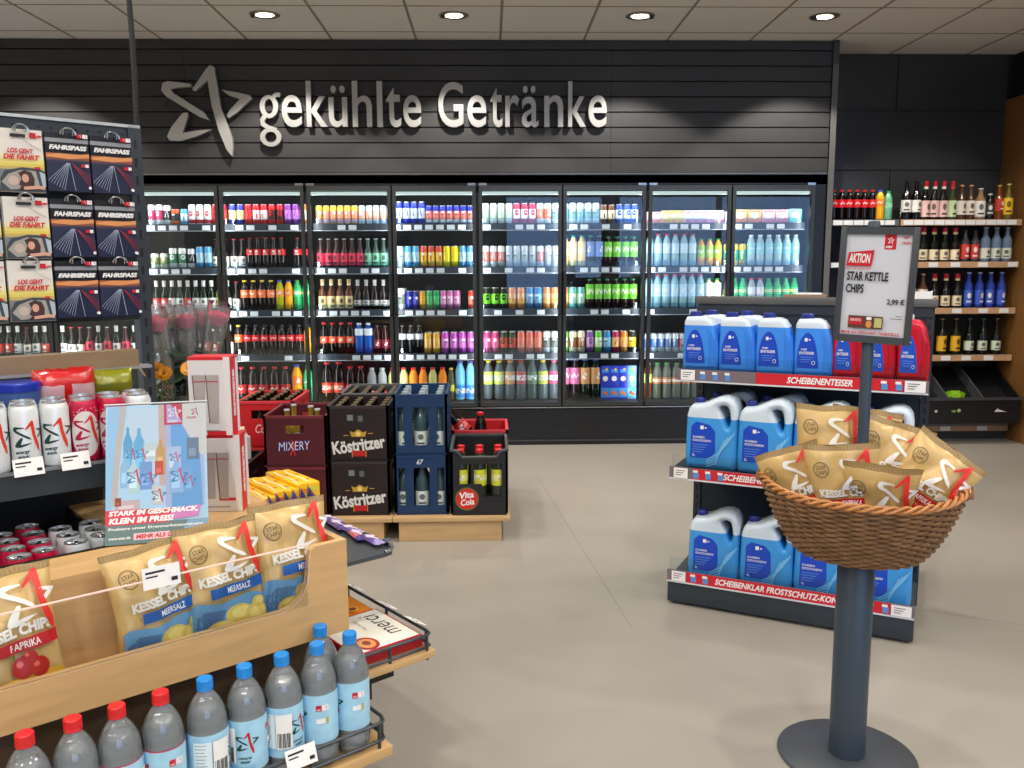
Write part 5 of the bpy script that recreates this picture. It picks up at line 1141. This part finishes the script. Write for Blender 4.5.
sh_ += [(R2(.0, .0, 1, .145), PGn), (P2((.70, 0), (1, 0), (1, .145), (.80, .145)), mat((120, 160, 190), .5)), (P2((.0, .135), (.60, .135), (.66, .235), (.0, .245)), mat((205, 45, 70), .5)), (P2((.60, .15), (.90, .165), (.93, .245), (.66, .235)), mat((195, 120, 180), .5)),
        (T('STARK IM GESCHMACK,', .03*pw, .195*ph_, .90*pw, .238*ph_, bold=.05, shear=.2), WHITE), (T('KLEIN IM PREIS!', .03*pw, .145*ph_, .66*pw, .188*ph_, bold=.05, shear=.2), WHITE),
        (T('Probiere unser Eigenmarkensortiment', .03*pw, .095*ph_, .95*pw, .120*ph_, bold=.02), WHITE), (R2(.27, .025, .98, .072), mat((225, 190, 200), .5)), (T('MEHR ALS GEWOHNT', .29*pw, .033*ph_, .93*pw, .064*ph_, bold=.05, shear=.2), mat((190, 30, 60), .5)), (T('www.star.de', .03*pw, .036*ph_, .24*pw, .056*ph_, bold=.02), WHITE)]
b = B(); b.box(0, pw, -.0015, .0015, .0, ph_, WW); b.decal(sh_, lambda x, y, l: (x, -.0016-l, y), step=.00003); b.obj('poster', t)

# two cardboard cup boxes stacked on the counter
CR = mat((212, 35, 48), .4); CG = mat((176, 166, 160), .45)
for k, (du, dv, dz, nm) in enumerate(((0, 0, .743, 'lower white and red cup box, standing on the counter behind the poster'), (-.016, .004, .9575, 'upper white and red cup box, stacked behind the poster'))):
    P = bl(-.182+du, .475+dv, dz); t = thing('cup_box', nm, 'box', P, radians(1), 'stacked cup boxes')
    b = B(); b.box(0, .112, 0, .077, 0, .2135, mat((226, 220, 218), .45)); b.box(.0, .112, 0, .077, .205, .2137, CR)
    f = lambda x, z, l: (x, -.0003-l, z)
    sh_ = [(Rc(.0, .205, .112, .2137), CR), (Rc(.095, .0, .112, .2137), mat((230, 225, 222), .45)), (Rc(.045, .0, .095, .012) if k else Rc(.05, .03, .095, .038), CR)]
    for x0 in (.012, .048): sh_ += [(Pg((x0+.004, .035), (x0+.028, .035), (x0+.033, .165), (x0, .165)), CG), (Pg((x0-.001, .165), (x0+.001, .165), (x0+.006, .035), (x0+.004, .035)), INK), (Rc(x0, .146, x0+.033, .149), mat((190, 70, 80), .4))]
    sh_ += [(Rc(.006, .012, .08, .015), mat((150, 150, 150), .5))]
    b.decal(sh_, f)
    b.decal([(Rc(.002, .0, .05, .2137), CR), (T('MEHRWEGBECHER', -.055, .095, .075, .113, bold=.05, rot=pi/2)[0:2], WHITE)] if False else [(Rc(.0, .0, .05, .2137), CR)], lambda y, z, l: (.1122+l, y, z))
    q = T('MEHRWEGBECHER', 0, 0, .13, .02, bold=.05); q = ([(.035-v[1], .05+v[0]) for v in q[0]], q[1]); b.decal([(q, WHITE)], lambda y, z, l: (.1124+l, y, z), base=3)
    b.obj('box', t)
# ------------------------------------------------------------------ dark metal gondola with the card rack
cg = thing('card_gondola', 'dark perforated metal gondola carrying the hanging gift cards', 'gondola', O_, RBK)
GD = mat((50, 58, 64), .42, spec=.5)
b = B(); b.box(U0, -.20, .752, .775, 1.262, 1.795, mat((24, 28, 32), .5)); b.box(U0, -.20, .748, .78, 1.735, 1.80, GD); b.box(U0, -.20, .742, .785, 1.797, 1.805, mat((205, 208, 210), .3, .3))
for i in range(36):
    for z in (1.775, 1.745, 1.59, 1.44): b.box(-.22-i*.03, -.213-i*.03, .7465 if z > 1.7 else .7505, .7495 if z > 1.7 else .7525, z, z+.006, BLACK)
b.obj('perforated_panel', cg)
b = B(); b.box(U0, U0+.04, .742, .792, .742, 1.803, GD); b.obj('upright', cg)
b = B(); b.box(-.233, -.199, .742, .792, .742, 1.803, GD)
for k in range(20): b.box(-.220, -.212, .7412, .743, .79+k*.05, .815+k*.05, BLACK)
b.obj('upright', cg)
b = B(); b.box(U0, -.255, .70, .755, 1.134, 1.180, wood((146, 120, 90), axis=0, amt=.12)); b.box(U0, -.22, .70, .755, 1.126, 1.134, mat((150, 150, 150), .4)); b.tube([(-.255, .72, 1.14), (-.22, .75, 1.09)], .004, STEEL); b.obj('wood_shelf', cg)
b = B(); b.box(U0, -.285, .465, .76, .900, .915, GD); b.box(U0, -.285, .452, .462, .862, .928, mat((42, 52, 58), .42)); b.box(U0, -.285, .448, .452, .922, .930, mat((120, 126, 130), .35)); b.box(-.288, -.283, .452, .76, .862, .95, GD); cs = b.obj('can_shelf', cg)
b = B(); b.box(U0, -.285, .785, .80, .74, .90, BLACK); b.obj('rear_plate', cg)
tagcard(cs, -.600, .440, .940, .066, .042, tilt=-.3, rz=.05); tagcard(cs, -.497, .440, .940, .066, .042, tilt=-.3, rz=.05)
# hooks and cards
DKC = mat((26, 32, 50), .35); HDR = mat((150, 152, 156), .4); ORN = [(190, 112, 66), (160, 90, 58), (110, 70, 70), (60, 50, 75), (36, 38, 66), (24, 34, 66)]
def card_dark():
    w_, h_ = .102, .150; b = B(); b.box(-w_/2, w_/2, -.0012, .0012, -h_, 0, mat((18, 20, 26), .35)); f = lambda x, y, l: (x, -.0013-l, y)
    y0 = -.030; sh_ = [(Rc(-w_/2, -.024, w_/2, -.014), HDR)]
    for i, c in enumerate(ORN): sh_.append((Rc(-w_/2, -.148+.0, w_/2, -.052-[0, .010, .014, .017, .020, .024][i]), mat(c, .4)))
    sh_.append((Pg((-w_/2, -.058), (-.02, -.052), (.02, -.054), (w_/2, -.050), (w_/2, -.060), (.0, -.066), (-w_/2, -.062)), mat((225, 150, 90), .4)))
    sh_.append((Pg((-.008, -.074), (.012, -.074), (w_/2, -.118), (w_/2, -.148), (-w_/2, -.148), (-w_/2, -.118)), mat((20, 28, 58), .35)))
    for k in range(7): sh_.append((Line([(-.004+k*.001, -.076), (-.049+k*.0058, -.120-.004*k), (-.050+k*.006, -.124-.0035*k)], .0009), mat((175, 185, 210), .4)))
    sh_.append((Line([(.002, -.076), (.012, -.146)], .001), mat((190, 200, 215), .4)))
    for k in range(5): sh_.append((Line([(.006, -.076), (.050, -.108-.008*k)], .0009), mat((165, 45, 60), .4)))
    sh_ += [(T('FAHRSPASS', -.045, -.044, .045, -.032, bold=.05, shear=.25), WHITE), (Rc(.022, -.012, .036, -.002), RED), (Rc(.036, -.012, .048, -.002), WHITE), (Rc(.028, -.086, .038, -.078), RED), (Rc(.038, -.086, .046, -.078), WHITE), (Ci(.046, -.138, .004, 8), WHITE), (star('b', .029, -.007, .004), WHITE), (star('b', .042, -.007, .004), RED)]
    b.decal(sh_, f); return b.obj('gift_card', link=False, smooth=False)
def card_light():
    w_, h_ = .102, .155; b = B(); b.box(-w_/2, w_/2, -.0012, .0012, -h_, 0, mat((232, 226, 215), .35)); f = lambda x, y, l: (x, -.0013-l, y); sh_ = []
    for i, (a, c) in enumerate(((-.062, (238, 228, 190)), (-.074, (235, 222, 130)), (-.084, (225, 205, 90)), (-.092, (200, 175, 100)))): sh_.append((Rc(-w_/2, -h_+.001, w_/2, a), mat(c, .4)))
    sh_ += [(Rc(-w_/2, -h_+.001, w_/2, -.100), mat((120, 125, 130), .4)), (Pg((-w_/2, -.125), (-.04, -.104), (.0, -.094), (.04, -.096), (w_/2, -.104), (w_/2, -.154), (-w_/2, -.154)), mat((60, 68, 74), .35)),
            (Pg((-.048, -.132), (-.032, -.112), (-.005, -.101), (.03, -.102), (.038, -.145), (-.03, -.15)), mat((165, 160, 150), .4)), (Pg((.038, -.102), (w_/2, -.108), (w_/2, -.14), (.044, -.142)), mat((175, 190, 200), .4)),
            (Pg((-.010, -.108), (.004, -.101), (.020, -.106), (.026, -.122), (.024, -.142), (.006, -.148), (-.010, -.138), (-.004, -.122)), mat((62, 36, 30), .5)), (Ci(.005, -.121, .008, 12, .0105), mat((215, 160, 135), .5)), (Ci(-.022, -.128, .012, 12, .012), mat((200, 180, 165), .5)), (Pg((-.012, -.15), (0, -.136), (.018, -.136), (.03, -.15)), mat((70, 30, 35), .5)), (Line([(.0, -.146), (.035, -.142), (.048, -.144)], .008), mat((215, 165, 140), .5)),
            (T('LOS GEHT', -.031, -.060, .028, -.048, bold=.04, shear=.25), RED), (T('DIE FAHRT', -.041, -.076, .041, -.063, bold=.04, shear=.25), RED), (Rc(.022, -.020, .036, -.008), RED), (T('star', .038, -.018, .050, -.012, bold=.02), RED), (Rc(-.022, -.020, .012, -.013), mat((30, 30, 30), .6)), (Rc(.028, -.098, .040, -.092), RED),
            (Line([(.0, -.02), (.02, -.035), (.045, -.05)], .0012), mat((190, 185, 178), .4))]
    b.decal(sh_, f); return b.obj('gift_card', link=False, smooth=False)
CD, CL = card_dark(), card_light()
RN = ['top', 'middle', 'bottom']
for r_, zt in enumerate((1.755, 1.587, 1.428)):
    for c_, u in enumerate((-.306, -.413, -.521, -.630)):
        off = (0, .0, .0)[r_]
        for k in range(4 if c_ < 3 else 1):
            t = thing('gift_card', '', 'gift card', bl(u+random.uniform(-.001, .001), .655+.006*k, zt+random.uniform(-.001, .001)), 0, 'dark road gift cards' if c_ < 2 else 'light gift cards with a car', rot=(radians(-1.5), 0, RBK+random.uniform(-.01, .01)))
            nm = ('dark gift card with light streaks' if c_ < 2 else 'light gift card with woman in car'); col = ['rightmost column', 'second column from right', 'third column from right', 'column at the picture edge'][c_]
            t['label'] = ('%s, front of %s hook, %s' % (nm, RN[r_], col)) if k == 0 else '%s card, %s behind the front, %s hook, %s' % ('dark' if c_ < 2 else 'light', ORD[k-1], RN[r_], col.replace('column beside the rightmost', 'second column from right').replace('column left of the dark cards', 'third column from right'))
            mesh_obj('card', CD if c_ < 2 else CL, t)
        b = B(); zh = .0
        for dx in (-.012, .012): b.tube([(u+dx, .752, zt+.004), (u+dx, .64, zt-.006), (u+dx*.9, .635, zt+.004)], .0018, STEEL)
        b.tube([(u+.018*cos(a), .638, zt-.006+.016*sin(a)) for a in [pi*i/10 for i in range(11)]], .0022, STEEL); b.obj('card_hook', cg)

# cans on the can shelf
def star_can(c, cs_, red):
    R_, H_ = .0325, .168; b = B(); m = mat(c, .32, .2)
    b.lathe([(0, .004), (.024, 0), (.027, .004), (R_, .014), (R_, H_-.016), (.0275, H_-.003), (.028, H_), (.0265, H_), (.0255, H_-.006), (0, H_-.006)], None, 28, ms=[SILVER, SILVER, m, m, m, SILVER, SILVER, SILVER, SILVER])
    f = wrap(R_+.0002, 0)
    sh_ = []
    if red: sh_ += [(Ci(0, .082, .037, 24, .058), mat((225, 222, 220), .4))]; 
    dkc = mat((20, 62, 56), .4) if not red else mat((175, 20, 70), .4)
    for k in 'acdb': sh_.append((star(k, 0, .092, .040), dkc if k != 'b' else mat((220, 60, 40), .4)))
    sh_ += [(T('energy', -.026, .050, .006, .058, bold=.03, shear=.2, rot=.1), dkc), (T('drink', -.022, .041, .004, .048, bold=.03, shear=.2, rot=.1), dkc)]
    if red:
        rn = random.Random(3)
        for k in range(24): sh_.append((Ci(rn.uniform(-.05, .05), rn.uniform(.125, .15), .0012, 6), WHITE))
    b.decal(sh_, f, L=.006, step=.0002); me = b.obj('drink_can', link=False, sharp=.5)
    q = B(); q.lathe([(0, H_-.0058), (.010, H_-.0050), (.012, H_-.0056)], STEEL, 14, sy=.6); q.box(-.004, .004, .002, .014, H_-.0055, H_-.004, STEEL); return [('drink_can', me), ('ring_pull', q.obj('ring_pull', link=False))]
CW = star_can((226, 230, 230), 0, False); CP = star_can((190, 15, 62), 0, True)
cc = [(-.648, 'w'), (-.592, 'w'), (-.524, 'w'), (-.458, 'p'), (-.392, 'p'), (-.326, 'w')]
cl = ['white star can cut by the left picture edge', 'white star can, second from the left on the can shelf', 'white star can beside the first red one', 'red star can beside the white cans', 'red star can nearer the poster', 'white topped can mostly hidden behind the poster']
cc[0] = (-.66, 'w')
for (u, c), nm in zip(cc, cl):
    P = bl(u, .497, .916); parts = CW if c == 'w' else CP
    for row in range(2):
        Q = bl(u+(.0 if not row else .012), .497+.068*row, .916); face = math.atan2(-Q.y, -Q.x)
        o = mesh_obj('drink_can', parts[0][1], None, Q, (0, 0, face+random.uniform(-.15, .1))); mesh_obj('ring_pull', parts[1][1], o); tag(o, nm if not row else 'can in the second row behind the '+nm.replace('star can', 'can').split(',')[0], 'can', 'star cans on the can shelf')
# packets behind the cans
rz0 = thing('display_riser', 'dark riser step behind the star cans on the can shelf', 'riser', bl(0, 0, 0), RBK)
b = B(); b.box(U0, -.29, .575, .74, .916, 1.045, mat((30, 34, 38), .5)); b.obj('riser_step', rz0)
t = thing('sweets_tin', 'round blue tin with a bright blue lid behind the white cans', 'tin', bl(-.575, .655, 1.046), 0)
b = B(); b.lathe([(0, 0), (.052, 0), (.055, .01), (.055, .055), (0, .055)], mat((60, 90, 150), .4), 28); b.obj('tin_body', t)
b = B(); b.lathe([(.054, .054), (.058, .054), (.058, .072), (.054, .075), (0, .073)], mat((25, 50, 165), .35), 28); b.obj('lid', t)
def packet(P, rz, label, c, c2, w_, h_, d_=.03, seed=0, band=None):
    t = thing('sweets_packet', label, 'packet', P, rz); b = B(); N1, N2 = 16, 12; G = {}; rn = random.Random(seed)
    for s_ in (-1, 1):
        for i in range(N1+1):
            for j in range(N2+1):
                x, y = i/N1*2-1, j/N2; h = d_*max(0, 1-abs(x)**3)**.5*max(0, 4*y*(1-y))**.5
                if s_ == 1 and (i in (0, N1) or j in (0, N2)): G[s_, i, j] = G[-1, i, j]; continue
                G[s_, i, j] = b.bm.verts.new((x*w_/2, s_*h+rn.uniform(-.002, .002), y*h_+rn.uniform(-.002, .002)))
        for i in range(N1):
            for j in range(N2):
                q = [G[s_, i, j], G[s_, i+1, j], G[s_, i+1, j+1], G[s_, i, j+1]]; b.face(q if s_ == -1 else q[::-1], c if j > N2*.55 or (band and 6 < i < 9) else c2)
    b.obj('wrapper', t, sharp=1); return t
packet(bl(-.46, .665, 1.046), RBK+.1, 'shiny red and pink packet lying behind the red cans', mat((205, 30, 30), .25, spec=.7), mat((215, 170, 175), .4), .155, .10, .03, 3, True)
packet(bl(-.335, .69, 1.046), RBK, 'yellow green packet right of the shiny red one, near the upright', mat((150, 150, 20), .25, spec=.7), mat((110, 110, 20), .3), .11, .085, .03, 8)
# small cans seen from above in the sunken tray
def tray_can(c):
    b = B(); m = mat(c, .35, .2); R_, H_ = .0285, .10
    b.lathe([(0, 0), (R_, .006), (R_, H_-.012), (.026, H_-.002), (.0268, H_), (.0252, H_), (.0245, H_-.005), (0, H_-.004)], None, 22, ms=[SILVER, m, m, SILVER, SILVER, SILVER, SILVER]); me = b.obj('small_can', link=False, sharp=.5)
    q = B(); q.lathe([(0, H_-.0038), (.009, H_-.002), (.012, H_-.0036)], STEEL, 14, sy=.6); q.tube([(.004*cos(a), .012+.007*sin(a), H_-.002) for a in [2*pi*i/10 for i in range(10)]], .0014, SILVER, 5, closed=True); return [('small_can', me), ('ring_pull', q.obj('ring_pull', link=False))]
TCR, TCW = tray_can((190, 15, 62)), tray_can((215, 218, 220))
for (c, nm, pts) in (('r', 'inner red column', ((27, 526), (33, 533), (39, 541), (44, 549))), ('r', 'outer red column', ((1, 535), (7, 541), (13, 548), (19, 556))), ('w', 'left white column', ((68, 534), (76, 541))), ('w', 'white column by the poster', ((90, 522), (96, 528), (102, 534))), ('w', 'rearmost white column', ((110, 527), (60, 528)))):
    for k, (px, py) in enumerate(pts):
        P = at_z(px, py, .752); P.z = .662 - .0; parts = TCR if c == 'r' else TCW; P.z = .652+.0
        o = mesh_obj('small_can', parts[0][1], None, P, (0, 0, random.random()*6)); mesh_obj('ring_pull', parts[1][1], o)
        tag(o, 'small %s can seen from above, %s of the %s' % ('red' if c == 'r' else 'white', ORD[k], nm), 'can', 'small cans in the sunken tray')
# hanging cable
t = thing('hanging_cable', 'black cable hanging from the ceiling down to the card gondola', 'cable', (0, 0, 0))
C0 = bl(-.20, .77, 1.80); C1 = Vector((C0.x-.0, C0.y-.02, CEIL))
b = B(); b.tube([C0.lerp(C1, k/16)+Vector((.004*sin(k*.6), 0, 0)) for k in range(17)], .008, mat((15, 15, 16), .5), 8); b.obj('cord', t)

# ------------------------------------------------------------------ wrapped roses in a bucket
RC = bl(-.02, 1.03, .743)
bkt = thing('flower_bucket', 'clear plastic bucket holding the wrapped roses beside the upright', 'bucket', RC)
b = B(); b.lathe([(0, .004), (.085, 0), (.09, .004), (.105, .25), (.109, .253), (.105, .256), (.101, .25), (.086, .01)], clear((225, 232, 232), .08, body=(190, 195, 195), fac=.15), 32); b.obj('bucket_wall', bkt)
LEAF = mat((52, 74, 46), .5); STEM = mat((80, 100, 60), .5); FOIL = clear((246, 248, 249), .12, body=(235, 235, 235), fac=.16, name='cellophane')
def rose_meshes(c):
    m = mat(c, .45); b = B()
    for k in range(9):
        a0 = k*2.4; rr = .006+.0022*k
        for j in range(5):
            pass
        pts = []
        n = 7; g = []
        for i in range(n+1):
            a = a0+(i/n-.5)*2.2
            g.append([b.bm.verts.new((rr*.45*cos(a), rr*.45*sin(a), -.012)), b.bm.verts.new((rr*1.12*cos(a), rr*1.12*sin(a), .012+.001*k)), b.bm.verts.new((rr*(.95+.03*k)*cos(a), rr*(.95+.03*k)*sin(a), .046-.0016*k-.004*abs(i/n-.5)*2))])
        for i in range(n):
            for q in range(2): b.face([g[i][q], g[i+1][q], g[i+1][q+1], g[i][q+1]], m)
    b.lathe([(0, -.02), (.012, -.012), (.016, .0)], LEAF, 10); bloom = b.obj('bloom', link=False, sharp=1)
    b = B(); b.tube([(0, 0, -.40), (.004, 0, -.2), (0, 0, 0)], .0028, STEM, 6); st_ = b.obj('stem', link=False)
    b = B()
    for (z, a, s_) in ((-.06, .4, 1.2), (-.10, 2.6, 1.3), (-.13, 4.4, 1.4), (-.17, 1.2, 1.3), (-.2, 3.4, 1.3), (-.24, 5.2, 1.2)):
        d = Vector((cos(a), sin(a), -.6)).normalized(); sd = Vector((-sin(a), cos(a), 0)); o0 = Vector((0, 0, z)); L = .06*s_
        vs = [b.bm.verts.new(o0+d*L*q+sd*wd*s_) for q, wd in ((0, 0), (.35, .019), (.7, .016), (1, 0), (.7, -.016), (.35, -.019))]; b.face(vs, LEAF)
    lf = b.obj('leaves', link=False)
    b = B(); b.lathe([(.008, -.30), (.018, -.16), (.026, -.06), (.029, .0), (.030, .045), (.026, .070)], FOIL, 14); fo_ = b.obj('cellophane', link=False, sharp=1)
    return [('bloom', bloom), ('stem', st_), ('leaves', lf), ('cellophane', fo_)]
RO = [rose_meshes((222, 38, 88)), rose_meshes((190, 28, 66)), rose_meshes((232, 80, 120)), rose_meshes((225, 190, 145))]
for i, (px, py, Y, c, nm) in enumerate(((152, 326, 2.86, 0, 'pink red rose right beside the dark upright'), (164, 325, 2.90, 1, 'dark pink rose, second from the upright'), (176, 327, 2.84, 3, 'pale peach rose in the middle of the wrapped roses'), (186, 327, 2.80, 0, 'largest pink rose in the middle of the wrapped roses'), (198, 324, 2.9, 1, 'dark pink rose right of the largest one'), (216, 324, 2.80, 2, 'pink rose standing apart at the right of the bucket'), (158, 330, 2.74, 2, 'light pink rose low beside the upright'))):
    P = at_y(px, py, Y); base = RC+Vector((random.uniform(-.05, .05), random.uniform(-.05, .05), .01)); dr = (P-base); q = dr.normalized().to_track_quat('Z', 'Y')
    t = thing('wrapped_rose', nm, 'rose', P, 0, 'wrapped roses in the bucket', rot=q.to_euler()); t.scale = (1.3, 1.3, 1.0)
    for n_, me in RO[c]: mesh_obj(n_, me, t)
YF = mat((225, 150, 15), .5)
for i, (px, py) in enumerate(((158, 371), (165, 374), (189, 369), (150, 366))):
    P = at_y(px, py, 2.66); t = thing('yellow_flower', 'small orange yellow flower low among the roses, %s from the upright' % ORD[(1, 2, 3, 0)[i]], 'flower', P, 0, 'yellow flowers in the bucket')
    b = B()
    for k in range(16):
        a = 2*pi*k/16; rr = .022
        for (s_, dz) in ((1, .0), (.65, .006)):
            vs = [b.bm.verts.new(v) for v in ((0, 0, dz), (rr*s_*cos(a-.2), rr*s_*sin(a-.2), dz+.008), (rr*1.15*s_*cos(a), rr*1.15*s_*sin(a), dz+.007), (rr*s_*cos(a+.2), rr*s_*sin(a+.2), dz+.008))]; b.face(vs, YF)
    b.lathe([(0, .012), (.008, .008), (0, .0)], mat((150, 80, 15), .6), 10); b.obj('petals', t, rot=(radians(60), 0, 0))
    b = B(); b.tube([(0, 0, 0), (.01, .03, -.08), (RC.x-P.x, RC.y-P.y, RC.z+.02-P.z)], .002, STEM); b.obj('stem', t)

# ------------------------------------------------------------------ produce bin below the wall shelves
pb = thing('produce_bin', 'black sloping produce bin under the bottle shelves', 'produce bin', (3.22, RSY, .0))
BKP = mat((20, 20, 21), .4); b = B()
W3 = .93
b.prism([(-.20, .17), (-.20, .37), (-.19, .375), (.30, .66), (.32, .66), (.32, .17)], 0, .012, lambda x, y, t_: (t_, x, y), BKP); b.prism([(-.20, .17), (-.20, .37), (-.19, .375), (.30, .66), (.32, .66), (.32, .17)], W3-.012, W3, lambda x, y, t_: (t_, x, y), BKP)
b.box(0, W3, -.212, -.20, .17, .365, BKP); b.box(-.01, W3+.01, -.225, -.20, .355, .375, mat((60, 62, 64), .35)); b.prism([(-.20, .24), (-.20, .25), (.30, .56), (.30, .55)], .012, W3-.012, lambda x, y, t_: (t_, x, y), BKP); b.box(0, W3, .30, .32, .17, .68, BKP)
for xx in (.36, .64): b.prism([(-.20, .25), (-.20, .36), (.30, .64), (.30, .56)], xx, xx+.012, lambda x, y, t_: (t_, x, y), mat((70, 72, 74), .4))
b.obj('bin_shell', pb, recalc=True)
b = B(); f = lambda x, y, l: (x, -.2125-l, y)
b.decal([(Ci(.26, .27, .012, 8), mat((190, 190, 180), .5)), (Ci(.40, .27, .02, 10, .01), mat((120, 150, 80), .5)), (Ci(.44, .275, .014, 10), mat((170, 190, 120), .5)), (Pg((.72, .262), (.745, .29), (.755, .28), (.79, .27), (.82, .262)), mat((215, 210, 205), .5))], f); b.obj('printed_emblem', pb)
t = thing('lettuce', 'light green lettuce head at the front of the produce bin', 'lettuce', (3.22+.46, RSY-.11, .34))
b = B(); GR = mat((150, 205, 40), .5)
for k in range(16):
    a = k*2.4; s_ = .03+.0022*k; g = []
    for i in range(6):
        aa = a+(i/5-.5)*1.4; g.append([b.bm.verts.new((s_*.3*cos(aa), s_*.3*sin(aa), 0)), b.bm.verts.new((s_*1.1*cos(aa), s_*1.1*sin(aa), .03)), b.bm.verts.new((s_*(1.05+.2*(i % 2))*cos(aa), s_*(1.05+.2*(i % 2))*sin(aa), .07-.001*k+.006*(i % 2)))])
    for i in range(5):
        for q in range(2): b.face([g[i][q], g[i+1][q], g[i+1][q+1], g[i][q+1]], GR)
b.obj('leaves', t)
for i in range(5):
    t = thing('wrapped_vegetable', 'long vegetable in shiny clear wrap, %s from left in the produce bin' % ORD[i], 'vegetable', (3.25+.035*i, RSY-.06, .37), 0, 'wrapped vegetables in the bin', rot=(radians(25), 0, radians(12)))
    b = B(); b.tube([(0, -.1, 0), (0, -.05, .004), (0, .1, .004), (0, .14, 0)], .014, mat((215, 150, 120) if i % 2 else (235, 215, 195), .25, spec=.8), 8, rad=[.006, .014, .014, .006]); b.obj('vegetable', t)
